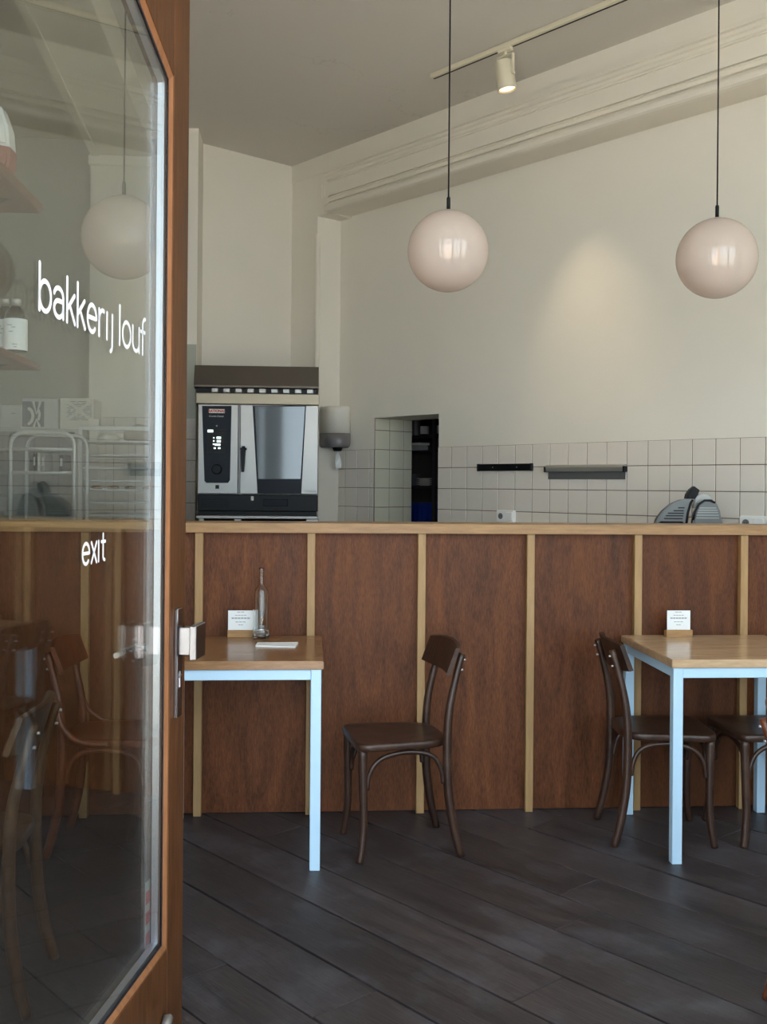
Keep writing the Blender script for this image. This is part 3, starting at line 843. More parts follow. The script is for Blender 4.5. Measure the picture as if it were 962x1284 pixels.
# ================================================================== TABLE ITEMS
def menu_holder(label, px_l, px_r, py_base, py_top, flip):
    a = on_z(px_l, py_base, TZ); b = on_z(px_r, py_base, TZ)
    c = (a + b) / 2; w = (b - a).length
    t = thing('menu_stand', label, 'menu card', (c.x, c.y, TZ))
    hz = 0.032
    blk = MB()
    blk.box(-w / 2, w / 2, -0.014, -0.002, 0, hz, 0.0015); blk.box(-w / 2, w / 2, 0.002, 0.02, 0, hz * 0.9, 0.0015); blk.box(-w / 2, w / 2, -0.0025, 0.0025, 0, 0.008)
    blk.build('wooden_block', M_BEECH_X, t)
    ztop = on_y(px_l, py_top, c.y).z - TZ
    cw = w * 0.44
    sh = -0.006 if flip else 0.0
    card = MB().box(sh - cw, sh + cw, -0.0012, 0.0012, 0.008, ztop).build('card', M_PAPER, t)
    for zz, ln in ((0.84, 0.3), (0.70, 0.46), (0.585, 0.74), (0.55, 0.72), (0.40, 0.42), (0.27, 0.2)):
        z = 0.02 + (ztop - 0.02) * zz + 0.008
        n = max(2, int(ln * 9)); x = sh - cw * ln
        mb = MB()
        for k in range(n):
            step = 2 * cw * ln / n
            mb.box(x + step * k, x + step * (k + 0.82), -0.0016, -0.0012, z - 0.0012, z + 0.0012)
        o = mb.build('print_line', M_INK, card)
    if flip:
        MB().box(sh + cw - 0.004, sh + cw + 0.018, 0.0018, 0.003, 0.008, ztop + 0.003).build('second_card', M_PAPER, t)
    return t
menu_holder('white menu card in wooden block beside the glass bottle', 285.5, 322, 799, 765.5, True)
menu_holder('white menu card in wooden block alone on the table', 834.5, 867.5, 798.5, 765.5, False)
# bottle
bp_ = on_z(327.5, 800.5, TZ)
bt = thing('glass_bottle', 'clear glass carafe bottle with thin neck and a little water', 'bottle', (bp_.x, bp_.y, TZ))
zt_b = on_y(328, 712, bp_.y).z - TZ
k = zt_b / 0.30
po_ = [(0, 0.002), (0.030, 0.002), (0.0355, 0.006), (0.0375, 0.016), (0.0375, 0.036), (0.0345, 0.043), (0.031, 0.048), (0.0305, 0.06), (0.030, 0.19), (0.028, 0.203), (0.021, 0.217), (0.0125, 0.226), (0.0095, 0.235), (0.0095, 0.29), (0.0112, 0.292), (0.0112, 0.30)]
pi_ = [(0.0085, 0.30), (0.0075, 0.29), (0.0072, 0.235), (0.010, 0.228), (0.0185, 0.216), (0.0258, 0.202), (0.0278, 0.19), (0.0282, 0.06), (0.0287, 0.048), (0.032, 0.042), (0.0345, 0.036), (0.0345, 0.016), (0.032, 0.009), (0.02, 0.012), (0, 0.02)]
MB().lathe([(r * 1.0, z * k) for r, z in po_ + pi_], 36).build('bottle_body', M_BOTTLE, bt)
MB().lathe([(r, z * k) for r, z in ((0, 0.0205), (0.02, 0.0125), (0.0315, 0.0095), (0.034, 0.0162), (0.034, 0.032), (0, 0.032))], 36).build('water', M_WATER, bt)
# folded napkin
na = [on_z(*p, TZ + 0.001) for p in ((323, 806.5), (374, 806.8), (370.5, 811.8), (320.5, 811))]
nb = MB(); c = sum(na, Vector()) / 4
vs = [nb.bm.verts.new(p - c + Vector((0, 0, 0.0006))) for p in na]; vt = [nb.bm.verts.new(p - c + Vector((0, 0, 0.0045 + 0.003 * (i % 2)))) for i, p in enumerate(na)]
nb.bm.faces.new(vs[::-1]); nb.bm.faces.new(vt)
for i in range(4): nb.bm.faces.new((vs[i], vs[(i + 1) % 4], vt[(i + 1) % 4], vt[i]))
tag(nb.build('napkin', M_PAPER, None, (c.x, c.y, TZ)), 'folded white paper napkin lying before the glass bottle', 'napkin')

# ================================================================== PENDANTS
def pendant(label, x, y, z, lit):
    t = thing('globe_pendant', label, 'lamp', (x, y, z), group='opal globe pendants in a row over the bar')
    R = 0.184
    prof = [(R * math.sin(math.radians(a)), -R * math.cos(math.radians(a))) for a in range(0, 169, 6)]
    MB().lathe(prof, 48).build('globe', M_OPAL, t)
    MB().lathe([(0.0, R + 0.006), (0.012, R + 0.005), (0.034, R - 0.003), (0.038, R - 0.008), (0.030, R - 0.008)], 32).build('cap', M_STEEL_MATT, t)
    MB().lathe([(0.0, R + 0.062), (0.006, R + 0.062), (0.0085, R + 0.056), (0.0085, R + 0.004), (0, R + 0.004)], 16).build('cable_grip', M_BLACK, t)
    MB().tube([(0, 0, R + 0.06), (0.0008, 0, (R + CEIL - z) / 2), (0, 0, CEIL - z - 0.05)], 0.0036, 8).build('cable', M_BLACK, t)
    MB().lathe([(0, CEIL - z), (0.05, CEIL - z), (0.05, CEIL - z - 0.03), (0.012, CEIL - z - 0.055), (0, CEIL - z - 0.055)], 24).build('ceiling_rose', M_BLACK, t)
    MB().lathe([(0.0, 0.05), (0.012, 0.045), (0.014, 0.02), (0.011, -0.03), (0.0, -0.038)], 16).build('bulb', M_BULB, t)
    MB().lathe([(0.0, R), (0.018, R), (0.018, 0.05), (0.0, 0.05)], 16).build('lamp_holder', M_STEEL_MATT, t)
for lab_, gx, gy in (('white opal globe pendant hanging behind the open door glass', 155, 298),
                     ('white opal globe pendant hanging before the lintel corner', 562, 315),
                     ('white opal globe pendant with a yellow glowing bulb', 899, 324)):
    gp = on_y(gx, gy, 4.71)
    pendant(lab_, gp.x, gp.y, gp.z, True)

# ================================================================== TRACK SPOT
ta = on_z(537, 95, CEIL - 0.02); td = on_z(790, -2, CEIL - 0.02)
tx0 = ta.dot(RX); ty = (ta.dot(RY) + td.dot(RY)) / 2
tr = MB().box(0, 3.4, -0.017, 0.017, -0.03, 0, 0.003)
tro = tr.build('light_track', M_CREAMMETAL, None, rp(tx0, ty, CEIL - 0.002), RA)
tag(tro, 'cream ceiling light track running along the lintel', 'light track')
MB().box(0.01, 3.39, 0.004, 0.0165, -0.0315, -0.0295).build('conductor_slot', M_BLACK, tro)
sp_ = on_z(642, 68, CEIL - 0.05)
sxr = sp_.dot(RX)
spot_o = rp(sxr, ty, CEIL - 0.03)
aimx, aimz = wpx(745, 470, 0)
aim = rp(aimx, WALL, aimz)
stn = thing('track_spot', 'cream cylindrical spotlight clamped to the ceiling track', 'spotlight', spot_o, RA)
MB().box(-0.05, 0.05, -0.018, 0.018, -0.022, 0, 0.004).build('track_adapter', M_CREAMMETAL, stn)
MB().tube([(0, 0, -0.02), (0, 0, -0.045)], 0.011, 12).build('swivel', M_CREAMMETAL, stn)
yk = MB()
yk.box(-0.062, 0.062, -0.01, 0.01, -0.05, -0.044); yk.box(0.058, 0.063, -0.01, 0.01, -0.17, -0.044); yk.box(-0.063, -0.058, -0.01, 0.01, -0.15, -0.044)
yk.build('yoke', M_CREAMMETAL, stn)
canc = Vector((0, 0.0, -0.165))
dirw = (aim - (spot_o + Vector((0, 0, -0.165)))).normalized()
dl = Vector((dirw.dot(RX), dirw.dot(RY), dirw.z))
ax = (Vector((0.10, 0.12, -1))).normalized()
q = ax.to_track_quat('-Z', 'Y')
def tilt(o): o.rotation_mode = 'QUATERNION'; o.rotation_quaternion = q; o.location = canc; return o
can = tilt(MB().lathe([(0, 0.085), (0.052, 0.085), (0.056, 0.08), (0.056, -0.062), (0.058, -0.065), (0.058, -0.085), (0.05, -0.085), (0.048, -0.07), (0.0, -0.062)], 32).build('lamp_can', M_CREAMMETAL, stn))
tilt(MB().lathe([(0, -0.068), (0.046, -0.071), (0.046, -0.074), (0, -0.074)], 32).build('lamp_face', M_SPOTGLOW, stn))
MB().tube([(0.064, 0, -0.165), (0.072, 0, -0.165)], 0.009, 12).build('yoke_screw', M_CREAMMETAL, stn)
MB().tube(catmull([(-0.02, 0, -0.03), (-0.03, 0.01, -0.06), (0.0, 0.015, -0.085), (0.01, 0, -0.05)], 4), 0.003, 6).build('flex', M_CREAMMETAL, stn)
sl = bpy.data.lights.new('spot_beam', 'SPOT')
sl.energy = 34; sl.color = (1.0, 0.80, 0.52); sl.spot_size = math.radians(46); sl.spot_blend = 1.0; sl.shadow_soft_size = 0.03
slo = bpy.data.objects.new('spot_beam', sl); C.objects.link(slo)
slo.parent = stn; slo.location = canc + ax * 0.09
slo.rotation_mode = 'QUATERNION'; slo.rotation_quaternion = dl.to_track_quat('-Z', 'Y')

# ================================================================== OVEN
OY = 7.3
def ov(x, y): p = on_y(x, y, OY); return p.x, p.z
ol_, orr = ov(247, 570)[0], ov(399.5, 570)[0]
zbase = ov(320, 643)[1]; ztop = ov(320, 493.5)[1]
oven = thing('combi_oven', 'stainless steel combi oven with dark control panel and glass door', 'oven', (0, OY, 0))
MB().box(ol_, orr, 0.045, 0.75, zbase, ztop, 0.006).build('body', M_STEEL_MATT, oven)
zband = ov(320, 507)[1]
MB().box(ol_ - 0.008, orr + 0.002, -0.015, 0.05, zband, ztop - 0.001, 0.004).build('top_band', plain('brass_toned_steel', (180, 170, 150), 0.5, 0.4), oven)
zpan = ov(320, 619.5)[1]
xg = ov(299.5, 560)[0]
ctl = MB().box(ol_ + 0.006, xg - 0.004, 0.0, 0.045, zpan, zband - 0.003, 0.004).build('control_side', M_STEEL, oven)
pts = [ov(253.5, 509), ov(290.5, 509), ov(288.5, 602), ov(286, 605.5), ov(259, 605.5), ov(256.5, 603)]
cp = MB().prism(pts, -0.006, 0.0, 0.0015, 1).build('control_panel', M_NAVY, ctl)
lx, lz = ov(272, 515.5)
MB().box(lx - 0.054, lx + 0.054, -0.0075, -0.006, lz - 0.014, lz + 0.014, 0.001).build('brand_plate', M_WHITEPL, ctl)
text_mesh('brand_name', 'RATIONAL', 0.024, M_RED, ctl, (lx, -0.0082, lz), bold=0.0012)
lx, lz = ov(271.5, 522)
text_mesh('model_name', 'iCombi Classic', 0.017, M_STEEL_MATT, ctl, (lx, -0.0068, lz))
lx, lz = ov(272, 534)
MB().tube([(lx, -0.008, lz), (lx, -0.005, lz)], 0.006, 14).build('indicator_lamp', M_GREYPL, ctl)
a = ov(259.5, 538); b = ov(284.5, 568.5)
scr = MB().box(a[0], b[0], -0.0075, -0.006, b[1], a[1]).build('display', M_BLACK, ctl)
for (cx_, cy_, w_, h_) in ((264, 540.5, 7, 3.2), (274.5, 549, 5.5, 2.6), (268.3, 549, 1.8, 1.4), (274.5, 553.3, 5, 2.6), (268.3, 553, 1.8, 1.8), (273, 557.6, 7, 2.6), (268, 557, 1.6, 1.8), (269.5, 562, 2.6, 2), (275, 562, 3, 2)):
    p0, p1 = ov(cx_ - w_ / 2, cy_ + h_ / 2), ov(cx_ + w_ / 2, cy_ - h_ / 2)
    MB().box(p0[0], p1[0], -0.0082, -0.0075, p0[1], p1[1]).build('display_digit', M_LIT, scr)
lx, lz = ov(272, 588.5)
MB().tube([(lx, -0.006, lz), (lx, -0.02, lz), (lx, -0.026, lz)], [0.036, 0.034, 0.028], 32).build('dial', M_BLACK, ctl)
lx, lz = ov(272.5, 610.5)
MB().box(lx - 0.013, lx + 0.013, -0.003, 0.001, lz - 0.013, lz + 0.013).build('probe_cover', M_BLACK, ctl)
xd = ov(301, 560)[0]
dr = MB().box(xd, orr - 0.002, -0.012, 0.04, zpan, zband - 0.003, 0.005).build('oven_door', M_STEEL, oven)
pts = [ov(317, 509), ov(384, 509), ov(378, 619), ov(323, 619)]
MB().prism(pts, -0.0135, -0.010).build('dark_glass', M_NAVY, dr)
pts = [ov(319.5, 510), ov(382.5, 510), ov(377, 600.5), ov(324, 600.5)]
MB().prism(pts, -0.0155, -0.0135).build('window_glass', M_SMOKE, dr)
hx_, hz1 = ov(305.5, 559.5); _, hz0 = ov(305.5, 592)
hd = MB().box(hx_ - 0.021, hx_ + 0.024, -0.05, -0.012, hz1 - 0.04, hz1, 0.012, 3)
hd.prism([(hx_ - 0.018, hz1 - 0.03), (hx_ + 0.018, hz1 - 0.03), (hx_ + 0.009, hz0), (hx_ - 0.012, hz0)], -0.062, -0.04, 0.006)
hd.build('door_handle', M_BLACK, dr)
lx, lz = ov(389.5, 616)
text_mesh('brand_name', 'RATIONAL', 0.0165, M_INK, dr, (lx, -0.0128, lz), bold=0.0006)
zb1 = ov(320, 641)[1]
low = MB().box(ol_ + 0.006, orr - 0.002, 0.0, 0.05, zb1, zpan - 0.004, 0.004).build('lower_panel', M_BLACK, oven)
for k in range(4):
    p = ov(252 + 0, 626 + 3 * k)
    MB().box(p[0], p[0] + 0.19, -0.003, 0.001, p[1] - 0.003, p[1] + 0.003).build('vent_slot', M_NAVY, low)
a = ov(330.5, 634.5); b = ov(361, 626)
MB().box(a[0], b[0], -0.006, 0.001, a[1], b[1], 0.003).build('drain_tray', M_NAVY, low)
a = ov(314.5, 622); b = ov(318.5, 628)
MB().box(a[0], b[0], -0.012, 0.001, b[1], a[1], 0.003).build('spray_nozzle', M_STEEL, low)
# feet down to the stand
STZ = ov(320, 646.5)[1]
for x in (ol_ + 0.05, orr - 0.05):
    for y in (0.1, 0.68):
        MB().tube([(x, y, STZ), (x, y, zbase + 0.01)], 0.02, 12).build('foot', M_STEEL, oven)
MB().box(ol_ + 0.01, orr - 0.01, 0.012, 0.04, STZ + 0.001, zb1, 0.003).build('base_skirt', M_BLACK, oven)
# hood
hood = thing('extraction_hood', 'dark steel extraction hood sitting on top of the oven', 'hood', (0, OY, ztop))
hz_t = ov(320, 459)[1] - ztop; hz_m = ov(320, 486.5)[1] - ztop
hl, hr = ov(244, 470)[0], ov(399.8, 470)[0]
MB().prism([(0.72, 0.03), (0.02, 0.03), (-0.03, hz_m), (-0.045, hz_m), (-0.045, hz_m + 0.012), (0.0, hz_t), (0.72, hz_t)], hl, hr, axis='x').build('hood_body', M_DARKSTEEL, hood)
MB().box(hl + 0.012, hr - 0.012, 0.0, 0.7, 0.0, 0.032).build('filter_housing', M_BLACK, hood)
nfl = 9
for k in range(nfl):
    x = hl + 0.14 + (hr - hl - 0.2) * k / (nfl - 1)
    MB().box(x - 0.024, x + 0.024, -0.012, 0.004, 0.004, 0.034, 0.004).build('grille_vane', M_STEEL, hood)
# stand
std = thing('oven_stand', 'steel stand carrying the combi oven behind the bar', 'stand', (0, OY, 0))
MB().box(ol_ + 0.0, orr - 0.0, -0.03, 0.74, STZ - 0.022, STZ, 0.004).build('stand_top', M_STEEL, std)
for k, (a, b) in enumerate(((249.5, 256), (294, 303), (384, 400))):
    p0, p1 = ov(a, 650)[0], ov(b, 650)[0]
    MB().box(p0, p1, -0.02, 0.02, 0.0, STZ - 0.022, 0.003).build('leg', M_STEEL, std)
for x in (ol_ + 0.03, orr - 0.03):
    MB().box(x - 0.02, x + 0.02, 0.68, 0.72, 0.0, STZ - 0.022, 0.003).build('leg', M_STEEL, std)
MB().box(ol_ + 0.01, orr - 0.01, 0.02, 0.7, 0.3, 0.33, 0.003).build('shelf', M_STEEL, std)
MB().box(ol_ + 0.02, orr - 0.02, 0.02, 0.7, 0.332, STZ - 0.03, 0.01).build('lower_cabinet', M_BLACK, std)

# ================================================================== TOWEL DISPENSER (on the recess return)
dp = rp(RET + 0.112, WALL - 0.1065, 0)
dsp = thing('towel_dispenser', 'white and smoky grey paper towel dispenser with hanging paper', 'dispenser', (dp.x, dp.y, 0), RA)
def dz(y):
    dep = (dp - Vector((0, 0, 0))); return on_plane(421, y, dp, Vector((math.sin(YAW), math.cos(YAW), 0))).z
zA, zB, zC, zD = dz(510), dz(543.5), dz(561), dz(565.5)
def dshape(s):   # plan outline: flat to the return wall (-x), round to the room
    return [(-0.11, -0.10 * s)] + [(-0.0 + 0.1 * s * math.cos(a), 0.105 * s * math.sin(a)) for a in [math.radians(v) for v in range(-90, 91, 15)]] + [(-0.11, 0.10 * s)]
def dloft(levels, mat, nm):
    mb = MB(); bm = mb.bm; prev = None
    for s, z in levels:
        vs = [bm.verts.new((x, y, z)) for x, y in dshape(s)]
        if prev:
            for i in range(len(vs)):
                f = bm.faces.new((prev[i], prev[(i + 1) % len(vs)], vs[(i + 1) % len(vs)], vs[i])); f.smooth = True
        else: bm.faces.new(vs[::-1])
        prev = vs
    bm.faces.new(prev)
    return mb.build(nm, mat, dsp)
dloft([(1.0, zB), (1.0, zA - 0.03), (0.96, zA - 0.008), (0.86, zA)], M_WHITEPL, 'cover')
dloft([(0.86, zC), (0.96, zC + 0.012), (1.0, zC + 0.035), (1.0, zB - 0.001)], M_GREYPL, 'lower_cup')
MB().lathe([(0, zD), (0.03, zD), (0.045, zC + 0.001), (0, zC + 0.001)], 20).build('nozzle', M_BLACK, dsp)
zE = dz(588)
pp = MB()
prev = None
for i in range(9):
    s = i / 8; z = zD + 0.004 + (zE - zD) * s; wv = 0.012 + 0.02 * math.sin(s * 2.6)
    vs = [pp.bm.verts.new((-0.0 + 0.006 * math.sin(5 * s + k), wv * (k / 2 - 1) + 0.012 * s, z)) for k in range(5)]
    if prev:
        for k in range(4): pp.bm.faces.new((prev[k], prev[k + 1], vs[k + 1], vs[k]))
    prev = vs
pp.build('paper_tail', M_PAPER, dsp, fix=False)

# ================================================================== ON THE TILES
def wall_obj(name, label, cat, x, z, y=WALL - 0.008):
    return thing(name, label, cat, rp(x, y, z), RA)
xa, za = wpx(602.5, 586); xb, zb2 = wpx(669, 586)
hgt = 0.048
ks = wall_obj('knife_strip', 'black magnetic knife strip on the white tiles', 'knife strip', (xa + xb) / 2, (za + zb2) / 2)
w = (xb - xa) / 2
MB().box(-w, w, -0.02, 0, -hgt / 2, hgt / 2, 0.003).build('strip_body', M_BLACK, ks)
for s in (-0.1, 0.12): MB().tube([(s, -0.0215, 0.0), (s, -0.019, 0.0)], 0.004, 10).build('screw', M_ALU, ks)
for s in (-1, 1): MB().box(s * w - 0.008, s * w + 0.008, -0.022, -0.001, -hgt / 2 - 0.002, hgt / 2 + 0.002, 0.002).build('end_cap', M_RUBBER, ks)
xa, za = wpx(688, 590); xb, _ = wpx(787, 590)
tr_ = wall_obj('ticket_rail', 'brushed steel order ticket rail on the white tiles', 'ticket rail', (xa + xb) / 2, za)
w = (xb - xa) / 2
MB().prism([(-0.034, 0.018), (-0.03, 0.03), (-0.012, 0.036), (0, 0.036), (0, -0.008), (-0.026, -0.008)], -w, w, axis='x').build('rail', plain('satin_rail', (170, 166, 156), 0.4, 0.4), tr_)
MB().box(-w + 0.008, w - 0.008, -0.006, 0, -0.058, -0.008).build('back_plate', plain('grey_rail_plate', (104, 104, 102), 0.5, 0.2), tr_)
for s in (-1, 1): MB().box(s * w - 0.008, s * w + 0.008, -0.036, 0, -0.012, 0.024, 0.003).build('end_cap', M_BLACK, tr_)
def socket(label, x0, x1, zc, h, n):
    s = wall_obj('wall_socket', label, 'socket', (x0 + x1) / 2, zc)
    w = (x1 - x0) / 2
    MB().box(-w, w, -0.03, 0, -h / 2, h / 2, 0.005, 2).build('cover_plate', M_SOCKET, s)
    for k in range(n):
        cx_ = -w + (2 * w) * (k + 0.5) / n
        if k == 0:
            so_ = MB().tube([(cx_, -0.0308, 0), (cx_, -0.029, 0)], 0.021, 24).build('socket_well', M_GREYPL, s)
            for q_ in (-0.007, 0.007): MB().tube([(cx_ + q_, -0.0318, 0), (cx_ + q_, -0.03, 0)], 0.0028, 8).build('pin_hole', M_BLACK, so_)
        else:
            MB().box(cx_ - 0.028, cx_ + 0.028, -0.034, -0.029, -0.028, 0.028, 0.002).build('rocker', M_SOCKET, s)
    return s
xa, z1 = wpx(627, 640.5); xb, z0 = wpx(648.5, 654)
socket('white double wall socket low on the tiles below the knife strip', xa, xb, (z1 + z0) / 2, 0.082, 2)
xa, z1 = wpx(931.5, 646.5)
s2 = socket('white triple wall socket beside the meat slicer', xa, xa + 0.235, z1 - 0.04, 0.082, 3)
# ---- back bench along the tiles, and the slicer on it
bz = 0.96
bench = thing('work_bench', 'steel work bench below the tiled wall', 'work bench', rp(0, WALL - 0.01, 0), RA)
MB().box(-5.3, -2.6, -0.62, 0, bz - 0.04, bz, 0.004).build('bench_top', M_STEEL, bench)
for x in (-5.26, -3.9, -2.66):
    for y in (-0.58, -0.06): MB().box(x, x + 0.04, y, y + 0.04, 0, bz - 0.04, 0.003).build('leg', M_STEEL, bench)
MB().box(-5.24, -2.65, -0.58, -0.04, 0.25, 0.28).build('lower_shelf', M_STEEL, bench)
sw = on_plane(864, 640, RY * (WALL - 0.32), RY)
sc_ = thing('meat_slicer', 'grey metal meat slicer with ribbed guard and black handle', 'slicer', (sw.x, sw.y, bz), 0)
def sv(cx_, cy_): p = on_y(810 + cx_ / 6.33, 590 + cy_ / 6.33, sw.y); return (p.x - sw.x, p.z - bz)
M_SLICER = plain('slicer_aluminium', (122, 122, 120), 0.4, 0.6, var=0.06)
lowz = 0.12
L_out = [(sv(68, 430)[0], lowz), sv(68, 430), sv(84, 384), sv(130, 320), sv(200, 262), sv(272, 231), sv(352, 221), sv(330, 300), sv(312, 420), (sv(312, 420)[0], lowz)]
MB().prism(L_out, -0.02, 0.03, 0.006, 2).build('blade_cover', M_SLICER, sc_)
R_out = [(sv(352, 420)[0], lowz), sv(352, 395), sv(366, 330), sv(398, 272), sv(440, 242), sv(490, 240), sv(540, 260), sv(566, 320), sv(582, 420), (sv(582, 420)[0], lowz)]
MB().prism(R_out, -0.05, -0.005, 0.008, 2).build('slide_guard', M_SLICER, sc_)
D_out = [sv(380, 300), sv(396, 216), sv(430, 190), sv(470, 183), sv(510, 200), sv(546, 248), sv(540, 300)]
MB().prism(D_out, 0.0, 0.03, 0.004, 2).build('blade_disc', M_STEEL, sc_)
H_out = [sv(310, 222), sv(318, 188), sv(343, 150), sv(374, 125), sv(414, 155), sv(402, 192), sv(378, 226)]
MB().prism(H_out, -0.03, 0.02, 0.006, 2).build('handle', M_BLACK, sc_)
arcp = [sv(x, y) for x, y in ((350, 392), (362, 330), (394, 268), (440, 236), (490, 236), (522, 254))]
MB().tube([(p[0], -0.05, p[1]) for p in arcp], 0.006, 8).build('guard_rim', M_RUBBER, sc_)
arcp = [sv(x, y) for x, y in ((312, 420), (322, 340), (345, 260), (362, 232))]
MB().tube([(p[0], -0.02, p[1]) for p in arcp], 0.007, 8).build('cover_edge', M_RUBBER, sc_)
for (xa_, xb_, y_) in ((246, 296, 295), (210, 290, 318), (165, 290, 338), (148, 285, 358), (135, 280, 380), (398, 530, 295), (388, 540, 313), (382, 545, 331), (376, 550, 352), (372, 552, 374)):
    a, b = sv(xa_, y_), sv(xb_, y_)
    yy = -0.021 if xb_ < 340 else -0.051
    MB().box(a[0], b[0], yy - 0.003, yy, a[1] - 0.003, a[1] + 0.003).build('rib', M_STEEL if xb_ > 340 else M_RUBBER, sc_)
a, b = sv(95, 400), sv(275, 432)
MB().box(a[0], b[0], -0.06, -0.02, b[1] - 0.02, a[1], 0.008).build('product_tray', M_RUBBER, sc_)
base = MB(); base.box(sv(60, 0)[0], sv(590, 0)[0], -0.12, 0.15, 0.02, lowz, 0.015, 2)
base.build('slicer_base', M_SLICER, sc_)
for x in (sv(90, 0)[0], sv(560, 0)[0]):
    for y in (-0.1, 0.12): MB().tube([(x, y, 0), (x, y, 0.022)], 0.015, 10).build('foot', M_RUBBER, sc_)

# ================================================================== STORE ROOM THINGS (seen through the doorway)
SO = -0.95
shx = [wpx(516, 547, SO)[0] - 0.25, wpx(551, 547, SO)[0] + 0.1]
rack = thing('storage_rack', 'dark storage rack inside the store room doorway', 'shelf', rp((shx[0] + shx[1]) / 2, WALL + 0.95, 0), RA)
hw = (shx[1] - shx[0]) / 2
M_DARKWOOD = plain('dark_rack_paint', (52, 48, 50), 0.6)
lvl = [wpx(530, 547.5, SO)[1], wpx(530, 609, SO)[1], wpx(530, 655, SO)[1] - 0.05]
for z in lvl + [0.3]:
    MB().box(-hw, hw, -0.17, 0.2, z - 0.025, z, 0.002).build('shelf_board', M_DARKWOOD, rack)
for sx in (-1, 1):
    for y in (-0.17, 0.17): MB().box(sx * hw - 0.015, sx * hw + 0.015, y, y + 0.03, 0, 2.2, 0.002).build('upright', M_DARKWOOD, rack)
def store_pt(px, z, o=SO): return rp(wpx(px, 600, o)[0], WALL - o, z)
bpf = [(0, 0), (0.036, 0), (0.038, 0.01), (0.038, 0.10), (0.03, 0.125), (0.013, 0.145), (0.012, 0.185), (0, 0.185)]
for px, lab in ((532, 'dark labelled bottle on the upper store shelf, taller of two'), (548, 'dark labelled bottle on the upper store shelf beside the wall edge')):
    p = store_pt(px, lvl[0])
    b = thing('store_bottle', lab, 'bottle', p)
    MB().lathe(bpf, 20).build('bottle_body', M_BOTTLEDARK, b)
    MB().lathe([(0.0385, 0.02), (0.0388, 0.025), (0.0388, 0.085), (0.0385, 0.09)], 20).build('label', M_CARD_GREY, b)
p = store_pt(521, lvl[0], -0.9); g = thing('glass_jar', 'pale ribbed jar on the upper store shelf', 'jar', p)
MB().lathe([(0, 0), (0.033, 0), (0.035, 0.02), (0.035, 0.16), (0.03, 0.17), (0, 0.17)], 20).build('jar_body', M_GREYPL, g)
MB().lathe([(0, 0.17), (0.032, 0.17), (0.032, 0.19), (0, 0.19)], 20).build('lid', M_STEEL_MATT, g)
# container hangs on a bracket board under the upper shelf -> mid board
mz = wpx(530, 565.5, SO)[1]
MB().box(-hw, hw, -0.15, 0.2, mz - 0.02, mz, 0.002).build('shelf_board', M_DARKWOOD, rack)
p = store_pt(526, mz, -0.85); g = thing('food_container', 'white lidded food container on the store rack', 'container', p, RA)
MB().box(-0.09, 0.05, -0.06, 0.06, 0, 0.045, 0.008, 2).build('container_body', M_CARD_GREY, g)
MB().box(-0.1, 0.06, -0.07, 0.07, 0.046, 0.066, 0.006, 2).build('container_lid', M_WHITEPL, g)
p = store_pt(532.5, lvl[1], -0.85)
for k in range(4):
    pl = MB().lathe([(0, 0.0), (0.04, 0.0), (0.045, 0.004), (0.075, 0.014), (0.076, 0.016), (0.044, 0.008), (0, 0.006)], 28).build('plate', M_WHITEPL, None, (p.x, p.y, lvl[1] + 0.0165 * k))
    tag(pl, ['bottom', 'second', 'third', 'topmost'][k] + ' white plate of the small stack in the store room', 'plate', 'stacked plates in the store room')
p = store_pt(519.5, lvl[1], -0.85); g = thing('bowl_stack_tub', 'grey round tub beside the stacked plates in the store room', 'tub', p)
MB().lathe([(0, 0), (0.045, 0), (0.05, 0.1), (0.055, 0.105), (0.046, 0.1), (0.042, 0.01), (0, 0.01)], 24).build('tub_body', M_GREYPL, g)
g.name = 'round_tub'
zc = lvl[2]; zt_c = wpx(533, 631, -0.85)[1]
p = store_pt(533, zc, -0.85); g = thing('plastic_crate', 'blue plastic crate low in the store room', 'crate', p, RA)
ch = zt_c - zc
cr = MB(); cr.box(-0.15, 0.15, -0.1, 0.1, 0, 0.012); 
cr.box(-0.15, 0.15, -0.1, -0.09, 0, ch); cr.box(-0.15, 0.15, 0.09, 0.1, 0, ch); cr.box(-0.15, -0.14, -0.1, 0.1, 0, ch); cr.box(0.14, 0.15, -0.1, 0.1, 0, ch)
cr.build('crate_body', M_BLUE, g)
for k in range(6): MB().box(-0.148 + 0.055 * k, -0.14 + 0.055 * k, -0.106, -0.1, 0.01, ch - 0.01).build('rib', M_BLUE, g)
MB().box(-0.156, 0.156, -0.108, 0.108, ch - 0.014, ch + 0.004, 0.003).build('rim', M_BLUE, g)

# ================================================================== BEHIND THE DOOR GLASS: racks, boxes, shelves
# shelving unit with cartons
RYd = 7.1
def bv(x, y, Y): p = on_y(x, y, Y); return p.x, p.z
ux0 = bv(-6, 540, RYd)[0]; ux1 = bv(96, 540, RYd)[0]; utop = bv(50, 537.5, RYd)[1]
unit = thing('shelving_unit', 'grey shelving unit behind the bar carrying white cartons', 'shelf', ((ux0 + ux1) / 2, RYd, 0))
hw = (ux1 - ux0) / 2
M_UNIT = plain('grey_unit_paint', (168, 166, 160), 0.6)
MB().box(-hw, hw, 0.3, 0.32, 0, utop).build('back_panel', M_UNIT, unit)
for s in (-1, 1): MB().box(s * hw - 0.01, s * hw + 0.01, 0, 0.3, 0, utop, 0.001).build('side_panel', M_UNIT, unit)
uz = [utop, bv(50, 562, RYd)[1], bv(50, 592, RYd)[1], bv(50, 620, RYd)[1], 0.95, 0.5, 0.1]
for z in uz: MB().box(-hw + 0.01, hw - 0.01, 0, 0.3, z - 0.02, z, 0.001).build('shelf_board', M_UNIT, unit)
cols = [M_DARKPRINT, M_BLACK, M_CARD, M_CARD_GREY, M_DARKPRINT]
